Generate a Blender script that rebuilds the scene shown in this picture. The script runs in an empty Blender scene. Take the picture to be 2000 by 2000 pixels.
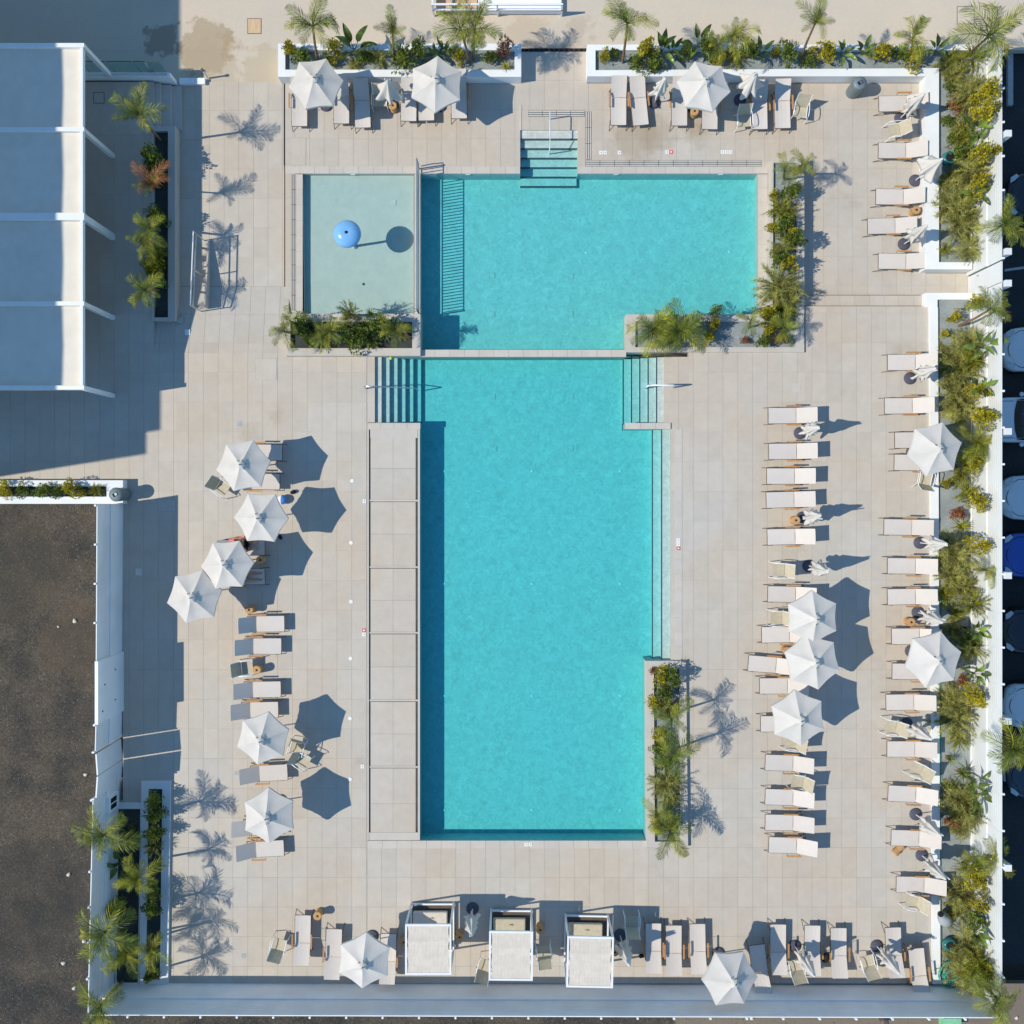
import bpy, math, random
from mathutils import Vector, Matrix
random.seed(7)
R_ = math.radians
sc = bpy.context.scene
COL = sc.collection
# ------------------------------------------------------------------ camera, sky, sun, exposure
HC = 40.0            # camera height over the deck
PPM = 50.0           # photo pixels per metre on the deck
NX, NY = 1000.0, 975.0   # photo pixel straight below the camera
cd = bpy.data.cameras.new('camera'); cam = bpy.data.objects.new('camera', cd); COL.objects.link(cam)
cam.location = (0, 0, HC); cd.sensor_width = 36; cd.lens = 36.0 * HC * PPM / 2000
cd.shift_y = -(1000 - NY) / 2000; cd.clip_end = 500; sc.camera = cam
SUN_EL, SUN_AZ = R_(46.5), R_(8.8)
w = bpy.data.worlds.new('World'); sc.world = w; w.use_nodes = True
nt = w.node_tree; bg = nt.nodes['Background']
sky = nt.nodes.new('ShaderNodeTexSky'); sky.sky_type = 'NISHITA'; sky.sun_disc = False
sky.sun_elevation = SUN_EL; sky.sun_rotation = R_(260)
sky.air_density = 1.0; sky.dust_density = 0.0; sky.ozone_density = 3.0
wb = nt.nodes.new('ShaderNodeMix'); wb.data_type = 'RGBA'; wb.blend_type = 'MULTIPLY'; wb.inputs['Factor'].default_value = 1.0; wb.inputs['B'].default_value = (0.79, 1.07, 1.15, 1)   # the photograph's cool white balance
nt.links.new(sky.outputs[0], wb.inputs['A']); nt.links.new(wb.outputs['Result'], bg.inputs[0]); bg.inputs[1].default_value = 0.148
sl = bpy.data.lights.new('sun', 'SUN'); sl.energy = 4.2; sl.angle = R_(0.5); sl.color = (1.0, 0.945, 0.82)
so = bpy.data.objects.new('sun', sl); COL.objects.link(so)
sd = Vector((math.cos(SUN_AZ) * math.cos(SUN_EL), math.sin(SUN_AZ) * math.cos(SUN_EL), -math.sin(SUN_EL)))
so.rotation_euler = sd.to_track_quat('-Z', 'Y').to_euler(); so.location = (-20, -4, 30)
vs = sc.view_settings; vs.view_transform = 'Standard'; vs.look = 'None'; vs.exposure = 0.0; vs.gamma = 1.0
vs.use_curve_mapping = False
sc.cycles.max_bounces = 8; sc.cycles.transparent_max_bounces = 16; sc.cycles.diffuse_bounces = 5

def P(px, py, z=0.0):
    k = (HC - z) / HC / PPM
    return Vector(((px - NX) * k, (NY - py) * k, z))

# ------------------------------------------------------------------ materials
def N(nt, t, **kw):
    n = nt.nodes.new(t)
    for k, v in kw.items():
        if k.startswith('i_'):
            n.inputs[k[2:].replace('_', ' ')].default_value = v
        else:
            setattr(n, k, v)
    return n

def rgb(c): return (c[0], c[1], c[2], 1.0)

def mat(name, col, rough=0.6, var=0.06, scale=4.0, spec=0.3, bump=0.0, bscale=40.0, rnd=0.0, trans=0.0, metal=0.0, col2=None, stretch=None):
    m = bpy.data.materials.new(name); m.use_nodes = True; nt = m.node_tree; L = nt.links.new
    b = nt.nodes['Principled BSDF']; b.inputs['Roughness'].default_value = rough
    b.inputs['Specular IOR Level'].default_value = spec; b.inputs['Metallic'].default_value = metal
    g = N(nt, 'ShaderNodeNewGeometry'); vec = g.outputs['Position']
    if stretch:
        mp = N(nt, 'ShaderNodeMapping'); mp.inputs['Scale'].default_value = stretch; L(vec, mp.inputs[0]); vec = mp.outputs[0]
    no = N(nt, 'ShaderNodeTexNoise'); no.inputs['Scale'].default_value = scale; no.inputs['Detail'].default_value = 5
    L(vec, no.inputs['Vector'])
    mx = N(nt, 'ShaderNodeMix', data_type='RGBA')
    c2 = col2 or tuple(min(1, x * (1 + var * 2)) for x in col)
    c1 = col if col2 else tuple(x * (1 - var * 2) for x in col)
    mx.inputs['A'].default_value = rgb(c1); mx.inputs['B'].default_value = rgb(c2)
    mr = N(nt, 'ShaderNodeMapRange'); mr.inputs[1].default_value = 0.3; mr.inputs[2].default_value = 0.7
    L(no.outputs['Fac'], mr.inputs[0]); L(mr.outputs[0], mx.inputs['Factor']); out = mx.outputs['Result']
    if rnd:
        oi = N(nt, 'ShaderNodeObjectInfo'); ad = N(nt, 'ShaderNodeMath', operation='ADD'); fr = N(nt, 'ShaderNodeMath', operation='FRACT')
        L(oi.outputs['Random'], ad.inputs[0]); L(g.outputs['Random Per Island'], ad.inputs[1]); L(ad.outputs[0], fr.inputs[0])
        r2 = N(nt, 'ShaderNodeMapRange'); r2.inputs[3].default_value = 1 - rnd; r2.inputs[4].default_value = 1 + rnd; L(fr.outputs[0], r2.inputs[0])
        hv = N(nt, 'ShaderNodeHueSaturation'); L(r2.outputs[0], hv.inputs['Value']); L(out, hv.inputs['Color']); out = hv.outputs[0]
    L(out, b.inputs['Base Color'])
    if bump:
        n2 = N(nt, 'ShaderNodeTexNoise'); n2.inputs['Scale'].default_value = bscale; L(g.outputs['Position'], n2.inputs['Vector'])
        bu = N(nt, 'ShaderNodeBump'); bu.inputs['Strength'].default_value = bump; bu.inputs['Distance'].default_value = 0.02
        L(n2.outputs['Fac'], bu.inputs['Height']); L(bu.outputs[0], b.inputs['Normal'])
    if trans:
        tr = N(nt, 'ShaderNodeBsdfTranslucent'); L(out, tr.inputs[0]); ms = N(nt, 'ShaderNodeMixShader'); ms.inputs[0].default_value = trans
        L(b.outputs[0], ms.inputs[1]); L(tr.outputs[0], ms.inputs[2]); L(ms.outputs[0], nt.nodes['Material Output'].inputs[0])
    return m

def tile_mat(name, warm, grey, rnd=0.035, ripple_light=0.0):
    """large format stoneware: soft cloudy tone, faint grain, each piece its own shade, a few rusty or damp stains"""
    m = bpy.data.materials.new(name); m.use_nodes = True; nt = m.node_tree; L = nt.links.new
    b = nt.nodes['Principled BSDF']; b.inputs['Roughness'].default_value = 0.62; b.inputs['Specular IOR Level'].default_value = 0.25
    g = N(nt, 'ShaderNodeNewGeometry'); pos = g.outputs['Position']
    def noise(s, d=5, r=0.55):
        n = N(nt, 'ShaderNodeTexNoise'); n.inputs['Scale'].default_value = s; n.inputs['Detail'].default_value = d; n.inputs['Roughness'].default_value = r
        L(pos, n.inputs['Vector']); return n.outputs['Fac']
    def rng(v, a, b_, c, d):
        r = N(nt, 'ShaderNodeMapRange'); r.inputs[1].default_value = a; r.inputs[2].default_value = b_; r.inputs[3].default_value = c; r.inputs[4].default_value = d
        L(v, r.inputs[0]); return r.outputs[0]
    mx = N(nt, 'ShaderNodeMix', data_type='RGBA'); mx.inputs['A'].default_value = rgb(warm); mx.inputs['B'].default_value = rgb(grey)
    L(rng(noise(0.22, 3), 0.36, 0.64, 0, 1), mx.inputs['Factor'])
    oi = N(nt, 'ShaderNodeObjectInfo'); ad = N(nt, 'ShaderNodeMath', operation='ADD'); fr = N(nt, 'ShaderNodeMath', operation='FRACT')
    L(oi.outputs['Random'], ad.inputs[0]); L(g.outputs['Random Per Island'], ad.inputs[1]); L(ad.outputs[0], fr.inputs[0])
    v1 = rng(fr.outputs[0], 0, 1, 1 - rnd, 1 + rnd)
    v2 = rng(noise(2.2, 8, 0.7), 0.3, 0.7, 0.94, 1.06)
    v3 = rng(noise(28, 4, 0.7), 0.25, 0.75, 0.96, 1.04)
    a1 = N(nt, 'ShaderNodeMath', operation='MULTIPLY'); L(v1, a1.inputs[0]); L(v2, a1.inputs[1])
    a2 = N(nt, 'ShaderNodeMath', operation='MULTIPLY'); L(a1.outputs[0], a2.inputs[0]); L(v3, a2.inputs[1])
    if ripple_light:  # light and dark of water ripples, painted into the pool floor colour
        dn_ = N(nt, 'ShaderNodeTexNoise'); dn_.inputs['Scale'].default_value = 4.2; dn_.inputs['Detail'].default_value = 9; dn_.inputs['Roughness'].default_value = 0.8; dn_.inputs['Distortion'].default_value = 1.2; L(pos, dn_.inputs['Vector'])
        a3 = N(nt, 'ShaderNodeMath', operation='MULTIPLY'); L(a2.outputs[0], a3.inputs[0]); L(rng(dn_.outputs['Fac'], .3, .7, 1 - ripple_light, 1 + ripple_light), a3.inputs[1]); a2 = a3
    hv = N(nt, 'ShaderNodeHueSaturation'); L(a2.outputs[0], hv.inputs['Value']); L(mx.outputs['Result'], hv.inputs['Color'])
    st = N(nt, 'ShaderNodeMix', data_type='RGBA'); st.inputs['B'].default_value = (0.30, 0.235, 0.165, 1)
    L(rng(noise(0.55, 7, 0.62), 0.63, 0.78, 0, 0.55), st.inputs['Factor']); L(hv.outputs[0], st.inputs['A'])
    last = st.outputs['Result']
    for (px, py, z, r, a) in ((1240, 268, -.45, 1.0, .5), (1285, 262, -.45, .8, .45), (1362, 262, -.45, .5, .5), (541, 810, 0, .35, .35), (486, 850, 0, .5, .3), (1360, 235, -.45, .45, .4)):
        ds = N(nt, 'ShaderNodeVectorMath', operation='DISTANCE'); L(pos, ds.inputs[0]); ds.inputs[1].default_value = P(px, py, z)
        wob = N(nt, 'ShaderNodeMath', operation='MULTIPLY_ADD'); L(noise(3.0, 6), wob.inputs[0]); wob.inputs[1].default_value = 1.2; L(ds.outputs['Value'], wob.inputs[2])
        m2 = N(nt, 'ShaderNodeMix', data_type='RGBA'); m2.inputs['B'].default_value = (0.34, 0.26, 0.17, 1)
        L(rng(wob.outputs[0], r + .25, r + .75, a, 0), m2.inputs['Factor']); L(last, m2.inputs['A']); last = m2.outputs['Result']
    L(last, b.inputs['Base Color'])
    return m

def ground_mat(name, cols, s, specks=0.0, bump=0.4, stains=(), con=.42):
    m = bpy.data.materials.new(name); m.use_nodes = True; nt = m.node_tree; L = nt.links.new
    b = nt.nodes['Principled BSDF']; b.inputs['Roughness'].default_value = 0.9; b.inputs['Specular IOR Level'].default_value = 0.1
    g = N(nt, 'ShaderNodeNewGeometry'); pos = g.outputs['Position']
    def noise(sc_, d=6, r=0.6):
        n = N(nt, 'ShaderNodeTexNoise'); n.inputs['Scale'].default_value = sc_; n.inputs['Detail'].default_value = d; n.inputs['Roughness'].default_value = r
        L(pos, n.inputs['Vector']); return n.outputs['Fac']
    def rng(v, a, b_, c, d):
        r = N(nt, 'ShaderNodeMapRange'); r.inputs[1].default_value = a; r.inputs[2].default_value = b_; r.inputs[3].default_value = c; r.inputs[4].default_value = d
        L(v, r.inputs[0]); return r.outputs[0]
    mx = N(nt, 'ShaderNodeMix', data_type='RGBA'); mx.inputs['A'].default_value = rgb(cols[0]); mx.inputs['B'].default_value = rgb(cols[1])
    L(rng(noise(s * 0.05, 5), 0.38, 0.62, 0, 1), mx.inputs['Factor'])
    m2 = N(nt, 'ShaderNodeMix', data_type='RGBA', blend_type='MULTIPLY'); m2.inputs['Factor'].default_value = 1.0
    cr = N(nt, 'ShaderNodeValToRGB'); cr.color_ramp.elements[0].position = 0.3; cr.color_ramp.elements[0].color = (1 - con, 1 - con, 1 - con, 1)
    cr.color_ramp.elements[1].position = 0.72; cr.color_ramp.elements[1].color = (1 + con * .9, 1 + con * .9, 1 + con * .9, 1)
    fine = noise(s, 8, 0.75); L(fine, cr.inputs[0]); L(mx.outputs['Result'], m2.inputs['A']); L(cr.outputs[0], m2.inputs['B'])
    last = m2.outputs['Result']
    if specks:
        vo = N(nt, 'ShaderNodeTexVoronoi'); vo.inputs['Scale'].default_value = s * 0.7; L(pos, vo.inputs['Vector'])
        m3 = N(nt, 'ShaderNodeMix', data_type='RGBA'); m3.inputs['B'].default_value = (0.42, 0.40, 0.36, 1); L(last, m3.inputs['A'])
        L(rng(vo.outputs['Distance'], 0.06, 0.16, specks, 0), m3.inputs['Factor']); last = m3.outputs['Result']
    for (c, r, a, colr) in stains:
        ds = N(nt, 'ShaderNodeVectorMath', operation='DISTANCE'); L(pos, ds.inputs[0]); ds.inputs[1].default_value = c
        wob = N(nt, 'ShaderNodeMath', operation='MULTIPLY_ADD'); L(noise(1.6, 6), wob.inputs[0]); wob.inputs[1].default_value = 2.2; L(ds.outputs['Value'], wob.inputs[2])
        m4 = N(nt, 'ShaderNodeMix', data_type='RGBA'); m4.inputs['B'].default_value = rgb(colr)
        L(rng(wob.outputs[0], r + .95, r + 1.15, a, 0), m4.inputs['Factor']); L(last, m4.inputs['A']); last = m4.outputs['Result']
    L(last, b.inputs['Base Color'])
    if bump:
        bu = N(nt, 'ShaderNodeBump'); bu.inputs['Strength'].default_value = bump; bu.inputs['Distance'].default_value = 0.03; L(fine, bu.inputs['Height']); L(bu.outputs[0], b.inputs['Normal'])
    return m

M = {}
M['tile'] = tile_mat('stone tile', (0.52, 0.438, 0.348), (0.515, 0.470, 0.410))
M['coping'] = tile_mat('coping stone', (0.55, 0.485, 0.415), (0.53, 0.485, 0.43), 0.03)
M['grout'] = mat('grout', (0.455, 0.405, 0.34), 0.9)
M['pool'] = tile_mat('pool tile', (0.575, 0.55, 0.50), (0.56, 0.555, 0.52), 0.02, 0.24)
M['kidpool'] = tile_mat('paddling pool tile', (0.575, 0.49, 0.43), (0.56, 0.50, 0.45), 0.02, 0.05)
M['nosing'] = mat('dark nosing tile', (0.05, 0.075, 0.085), 0.5)
M['white'] = mat('white render', (0.78, 0.78, 0.77), 0.7, 0.02, 1.5)
M['whitewall'] = mat('painted wall', (0.86, 0.87, 0.865), 0.7, 0.035, 0.8)
M['whitemetal'] = mat('white metal', (0.80, 0.80, 0.79), 0.35, 0.015, 3, 0.5)
M['sunfence'] = mat('sunny white fence', (0.69, 0.695, 0.685), 0.6, 0.02, 1.0)  # same white paint, toned darker for the sunlit side; light put into the colour
M['fence'] = mat('white fence panel', (0.81, 0.81, 0.80), 0.55, 0.03, 1.2)
M['canvas'] = mat('off white canvas', (0.635, 0.588, 0.535), 0.85, 0.03, 2.5, 0.1, 0.15, 160, 0.03, 0.035)
M['pleat'] = mat('cream pleated cloth', (0.72, 0.635, 0.54), 0.85, 0.03, 5, 0.1, 0, 40, 0.02, 0.12)
M['sling'] = mat('cream sling mesh', (0.625, 0.56, 0.505), 0.8, 0.012, 3, 0.15, 0.1, 200, 0.05)
M['tan'] = mat('tan sling mesh', (0.50, 0.435, 0.315), 0.8, 0.04, 8, 0.15, 0.1, 200, 0.05)
M['wood'] = mat('oiled wood', (0.46, 0.235, 0.095), 0.55, 0.12, 3, 0.3, 0, 40, 0.12, 0, 0, None, (2, 14, 14))
M['darkmetal'] = mat('brown black metal', (0.11, 0.088, 0.07), 0.45, 0.05, 6, 0.4)
M['steel'] = mat('steel', (0.55, 0.57, 0.58), 0.28, 0.04, 6, 0.5, 0, 40, 0, 0, 0.85)
M['base'] = mat('slate grey base', (0.085, 0.085, 0.115), 0.7, 0.06, 10, 0.2, 0.2, 80)
M['rattan'] = mat('rattan', (0.52, 0.30, 0.13), 0.75, 0.15, 60, 0.15, 0.5, 90, 0.12)
M['dark'] = mat('dark hollow', (0.012, 0.012, 0.014), 0.8)
M['bin'] = mat('grey green bin', (0.16, 0.20, 0.215), 0.5, 0.05, 5, 0.4)
M['blue'] = mat('sky blue gloss', (0.20, 0.44, 0.74), 0.18, 0.02, 2, 0.5)
M['roofcloth'] = mat('beige roof fabric', (0.745, 0.675, 0.58), 0.8, 0.025, 2, 0.15)
M['soil'] = ground_mat('grey planter gravel', ((0.33, 0.355, 0.345), (0.26, 0.29, 0.29)), 26, 0.25, 0.6)
M['darksoil'] = ground_mat('dark planter soil', ((0.075, 0.08, 0.07), (0.05, 0.06, 0.055)), 22, 0.0, 0.6)
M['dirt'] = ground_mat('grey brown grit', ((0.055, 0.051, 0.046), (0.105, 0.086, 0.066)), 13, 0.7, 1.0, ((P(40, 1120, -.5), 2.0, .35, (0.10, 0.082, 0.058)), (P(1600, 1985, -.5), 6.0, .75, (0.26, 0.21, 0.16)), (P(1990, 1950, -.5), 3.0, .8, (0.24, 0.19, 0.15)), (P(150, 1250, -.5), 1.6, .4, (0.115, 0.085, 0.06)), (P(60, 1750, -.5), 2.4, .4, (0.045, 0.043, 0.04))), .62)
M['pebble'] = mat('pebble', (0.17, 0.155, 0.135), 0.9, 0.2, 3, 0.1, 0, 40, 0.5)
M['palestone'] = mat('pale stone', (0.66, 0.60, 0.50), 0.8, 0.1, 12)
M['sand'] = ground_mat('sandy concrete', ((0.60, 0.505, 0.395), (0.56, 0.485, 0.395)), 9, 0.0, 0.04,
    ((P(400, 90, -.6), 1.15, .65, (0.36, 0.27, 0.17)), (P(450, 95, -.6), .5, .6, (0.38, 0.28, 0.17)), (P(318, 78, -.6), .7, .7, (0.27, 0.21, 0.16)), (P(415, 140, -.6), 1.2, .35, (0.40, 0.31, 0.20)),
     (P(1130, 60, -.6), .6, .4, (0.42, 0.32, 0.22)), (P(1030, 72, -.6), .9, .35, (0.42, 0.32, 0.22)), (P(520, 140, -.6), 1.0, .4, (0.42, 0.33, 0.20))), .05)
M['asphalt'] = ground_mat('asphalt', ((0.045, 0.047, 0.05), (0.055, 0.055, 0.056)), 18, 0.12, 0.4)
M['kerb'] = mat('kerb concrete', (0.40, 0.40, 0.39), 0.85, 0.06, 6)
M['palm'] = mat('palm green', (0.16, 0.195, 0.030), 0.5, 0.25, 2.5, 0.35, 0, 40, 0.45, 0.27)
M['palmlime'] = mat('palm yellow green', (0.30, 0.30, 0.03), 0.5, 0.25, 2.5, 0.35, 0, 40, 0.35, 0.30)
M['palmdry'] = mat('palm dry frond', (0.27, 0.12, 0.055), 0.7, 0.25, 3, 0.2, 0, 40, 0.3, 0.15)
M['feather'] = mat('olive feathery leaf', (0.43, 0.42, 0.13), 0.6, 0.3, 2.0, 0.25, 0, 40, 0.45, 0.42)
M['leaf'] = mat('shrub leaf', (0.155, 0.20, 0.032), 0.5, 0.3, 3, 0.35, 0, 40, 0.55, 0.25)
M['leafy'] = mat('yellow shrub leaf', (0.42, 0.36, 0.025), 0.5, 0.3, 3, 0.3, 0, 40, 0.4, 0.28)
M['leafred'] = mat('red brown leaf', (0.30, 0.12, 0.06), 0.6, 0.3, 3, 0.25, 0, 40, 0.4, 0.2)
M['paddle'] = mat('broad glossy leaf', (0.125, 0.18, 0.03), 0.35, 0.25, 3, 0.5, 0, 40, 0.5, 0.2)
M['trunk'] = mat('palm trunk', (0.23, 0.145, 0.085), 0.85, 0.2, 12, 0.1, 0.6, 60)
M['stem'] = mat('twig', (0.19, 0.135, 0.08), 0.85, 0.15, 10, 0.1)
M['hose'] = mat('teal hose', (0.03, 0.36, 0.27), 0.35, 0.05, 5, 0.5)
M['teal'] = mat('teal glazed pot', (0.02, 0.16, 0.16), 0.2, 0.05, 5, 0.5)
M['greypot'] = mat('grey pot', (0.36, 0.39, 0.41), 0.55, 0.05, 5, 0.3)
M['plank'] = mat('pale orange plank', (0.60, 0.42, 0.26), 0.7, 0.08, 2, 0.2, 0, 40, 0.06, 0, 0, None, (12, 1, 4))
M['red'] = mat('red print', (0.72, 0.10, 0.10), 0.5)
M['lime'] = mat('lime ball', (0.50, 0.62, 0.05), 0.6)
M['skin'] = mat('skin', (0.45, 0.255, 0.17), 0.55, 0.05, 8, 0.35)
M['hair'] = mat('dark hair', (0.02, 0.015, 0.012), 0.6, 0.2, 40)
M['pink'] = mat('pink towel', (0.62, 0.22, 0.24), 0.9, 0.15, 8, 0.1)
M['maroon'] = mat('maroon stripe', (0.16, 0.04, 0.05), 0.9)
M['black'] = mat('black fabric', (0.015, 0.015, 0.017), 0.7)
M['navy'] = mat('navy cloth', (0.03, 0.045, 0.10), 0.8)
M['orange'] = mat('orange gore', (0.72, 0.28, 0.12), 0.35)
M['ballblue'] = mat('ball blue', (0.10, 0.26, 0.62), 0.3)
M['palegreen'] = mat('pale green plastic', (0.22, 0.52, 0.30), 0.5)
M['lamp'] = mat('headlamp glass', (0.55, 0.60, 0.64), 0.1, 0.02, 4, 0.6)
M['carglass'] = mat('dark car glass', (0.01, 0.013, 0.017), 0.05, 0.02, 4, 0.6)
M['tyre'] = mat('tyre rubber', (0.02, 0.02, 0.02), 0.85)
M['plaza'] = M['tile']
def paint(name, col):
    m = mat(name, col, 0.28, 0.01, 2, 0.5); m.node_tree.nodes['Principled BSDF'].inputs['Coat Weight'].default_value = 0.6; return m
M['carwhite'] = paint('white car paint', (0.72, 0.73, 0.74)); M['carblue'] = paint('blue car paint', (0.015, 0.08, 0.42)); M['cardark'] = paint('black car paint', (0.012, 0.014, 0.02))
M['carslate'] = paint('slate car paint', (0.03, 0.045, 0.07))

def water_mat():
    m = bpy.data.materials.new('pool water'); m.use_nodes = True; nt = m.node_tree; L = nt.links.new
    nt.nodes.remove(nt.nodes['Principled BSDF']); out = nt.nodes['Material Output']
    tr = N(nt, 'ShaderNodeBsdfTransparent'); gl = N(nt, 'ShaderNodeBsdfGlossy'); gl.inputs['Roughness'].default_value = 0.04
    g = N(nt, 'ShaderNodeNewGeometry')
    n1 = N(nt, 'ShaderNodeTexNoise'); n1.inputs['Scale'].default_value = 3.5; n1.inputs['Detail'].default_value = 5; n1.inputs['Distortion'].default_value = 0.8
    L(g.outputs['Position'], n1.inputs['Vector'])
    bu = N(nt, 'ShaderNodeBump'); bu.inputs['Strength'].default_value = 0.22; bu.inputs['Distance'].default_value = 0.05; L(n1.outputs['Fac'], bu.inputs['Height'])
    L(bu.outputs[0], gl.inputs['Normal'])
    lw = N(nt, 'ShaderNodeLayerWeight'); lw.inputs[0].default_value = 0.5; L(bu.outputs[0], lw.inputs['Normal']); pw = N(nt, 'ShaderNodeMath', operation='POWER'); pw.inputs[1].default_value = 4.0; L(lw.outputs['Facing'], pw.inputs[0]); fr = N(nt, 'ShaderNodeMath', operation='MULTIPLY_ADD'); fr.inputs[1].default_value = 0.6; fr.inputs[2].default_value = 0.022; L(pw.outputs[0], fr.inputs[0])
    ms = N(nt, 'ShaderNodeMixShader'); L(fr.outputs[0], ms.inputs[0]); L(tr.outputs[0], ms.inputs[1]); L(gl.outputs[0], ms.inputs[2])
    L(ms.outputs[0], out.inputs['Surface'])
    va = N(nt, 'ShaderNodeVolumeAbsorption'); va.inputs['Color'].default_value = (0.0, 0.905, 0.955, 1); va.inputs['Density'].default_value = 0.92
    L(va.outputs[0], out.inputs['Volume'])
    return m
M['water'] = water_mat()
def glass_mat():
    m = bpy.data.materials.new('clear glass'); m.use_nodes = True; nt = m.node_tree; L = nt.links.new
    nt.nodes.remove(nt.nodes['Principled BSDF']); out = nt.nodes['Material Output']
    tr = N(nt, 'ShaderNodeBsdfTransparent'); tr.inputs[0].default_value = (0.80, 0.92, 0.90, 1); gl = N(nt, 'ShaderNodeBsdfGlossy'); gl.inputs['Roughness'].default_value = 0.02
    fr = N(nt, 'ShaderNodeValue'); fr.outputs[0].default_value = 0.06
    ms = N(nt, 'ShaderNodeMixShader'); L(fr.outputs[0], ms.inputs[0]); L(tr.outputs[0], ms.inputs[1]); L(gl.outputs[0], ms.inputs[2]); L(ms.outputs[0], out.inputs['Surface'])
    return m
M['glass'] = glass_mat()

# ------------------------------------------------------------------ mesh helpers
class MB:
    def __init__(s): s.v, s.f, s.m = [], [], []
    def add(s, vs, fs, mi=0):
        b = len(s.v); s.v += [tuple(x) for x in vs]; s.f += [tuple(b + i for i in f) for f in fs]; s.m += [mi] * len(fs); return s
    def box(s, a, b, mi=0, M4=None):
        (x0, y0, z0), (x1, y1, z1) = a, b
        vs = [Vector(p) for p in ((x0, y0, z0), (x1, y0, z0), (x1, y1, z0), (x0, y1, z0), (x0, y0, z1), (x1, y0, z1), (x1, y1, z1), (x0, y1, z1))]
        if M4: vs = [M4 @ v for v in vs]
        return s.add(vs, [(3, 2, 1, 0), (4, 5, 6, 7), (0, 1, 5, 4), (1, 2, 6, 5), (2, 3, 7, 6), (3, 0, 4, 7)], mi)
    def prism(s, poly, z0, z1, mi=0):
        n = len(poly); a = sum(poly[i][0] * poly[(i + 1) % n][1] - poly[(i + 1) % n][0] * poly[i][1] for i in range(n))
        if a < 0: poly = poly[::-1]
        vs = [(p[0], p[1], z0) for p in poly] + [(p[0], p[1], z1) for p in poly]
        fs = [tuple(range(n - 1, -1, -1)), tuple(range(n, 2 * n))] + [(i, (i + 1) % n, n + (i + 1) % n, n + i) for i in range(n)]
        return s.add(vs, fs, mi)
    def ring(s, o, i, z0, z1, zi=None, mi=0):
        n = len(o); zi = z0 if zi is None else zi
        vs = [(p[0], p[1], z0) for p in o] + [(p[0], p[1], z1) for p in o] + [(p[0], p[1], z1) for p in i] + [(p[0], p[1], zi) for p in i]
        fs = []
        for k in range(n):
            l = (k + 1) % n
            fs += [(k, l, n + l, n + k), (n + k, n + l, 2 * n + l, 2 * n + k), (2 * n + k, 2 * n + l, 3 * n + l, 3 * n + k)]
        return s.add(vs, fs, mi)
    def tube(s, pts, r, n=6, mi=0, closed=False):
        pts = [Vector(p) for p in pts]; k = len(pts); rs = r if isinstance(r, (list, tuple)) else [r] * k
        rings = []
        for i, p in enumerate(pts):
            d = (pts[(i + 1) % k] - pts[i - 1]) if closed else (pts[min(i + 1, k - 1)] - pts[max(i - 1, 0)])
            d.normalize(); up = Vector((0, 0, 1)) if abs(d.z) < 0.95 else Vector((1, 0, 0))
            a = d.cross(up).normalized(); b = d.cross(a).normalized()
            rings.append([p + (a * math.cos(t) + b * math.sin(t)) * rs[i] for t in (2 * math.pi * j / n for j in range(n))])
        vs = [q for rr in rings for q in rr]; fs = []
        for i in range(k if closed else k - 1):
            i2 = (i + 1) % k
            fs += [(i * n + j, i2 * n + j, i2 * n + (j + 1) % n, i * n + (j + 1) % n) for j in range(n)]
        if not closed: fs += [tuple(range(n)), tuple(range((k - 1) * n + n - 1, (k - 1) * n - 1, -1))]
        return s.add(vs, fs, mi)
    def lathe(s, prof, n=16, c=(0, 0, 0), mi=0, fn=None):
        vs, k = [], len(prof)
        for (r, z) in prof:
            for j in range(n):
                t = 2 * math.pi * j / n; q = r * (fn(t, z) if fn else 1)
                vs.append((c[0] + q * math.cos(t), c[1] + q * math.sin(t), c[2] + z))
        fs = [(i * n + j, i * n + (j + 1) % n, (i + 1) * n + (j + 1) % n, (i + 1) * n + j) for i in range(k - 1) for j in range(n)]
        fs += [tuple(range(n - 1, -1, -1)), tuple(range((k - 1) * n, k * n))]
        return s.add(vs, fs, mi)
    def mesh(s, name, mats, smooth=False):
        me = bpy.data.meshes.new(name); me.from_pydata(s.v, [], s.f)
        for m_ in (mats if isinstance(mats, (list, tuple)) else [mats]): me.materials.append(M[m_] if isinstance(m_, str) else m_)
        me.polygons.foreach_set('material_index', s.m)
        if smooth:
            me.polygons.foreach_set('use_smooth', [True] * len(s.f))
        me.update(); return me
    def build(s, name, mats, parent=None, smooth=False, loc=(0, 0, 0), rot=(0, 0, 0)):
        return link(name, s.mesh(name, mats, smooth), parent, loc, rot)

def link(name, me, parent=None, loc=(0, 0, 0), rot=(0, 0, 0)):
    o = bpy.data.objects.new(name, me); COL.objects.link(o); o.location = loc; o.rotation_euler = rot
    if parent: o.parent = parent
    return o

def tag(o, label=None, cat=None, group=None, kind=None):
    if label: o['label'] = label
    if cat: o['category'] = cat
    if group: o['group'] = group
    if kind: o['kind'] = kind
    return o

def thing(name, label, cat, loc=(0, 0, 0), rz=0.0, group=None, kind=None):
    o = bpy.data.objects.new(name, None); COL.objects.link(o); o.location = loc; o.rotation_euler = (0, 0, rz); o.empty_display_size = 0.1
    return tag(o, label, cat, group, kind)

KIDS = {}
def copy_thing(src, label, loc, rz=0.0, group=None, scale=None):
    r = src.copy(); COL.objects.link(r); r.location = loc; r.rotation_euler = (0, 0, rz); r['label'] = label
    if group: r['group'] = group
    if scale: r.scale = scale
    out = []
    for ch in src.children:
        c = ch.copy(); COL.objects.link(c); c.parent = r; out.append(c)
        for g in ch.children:
            d = g.copy(); COL.objects.link(d); d.parent = c
    return r, out

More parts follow.
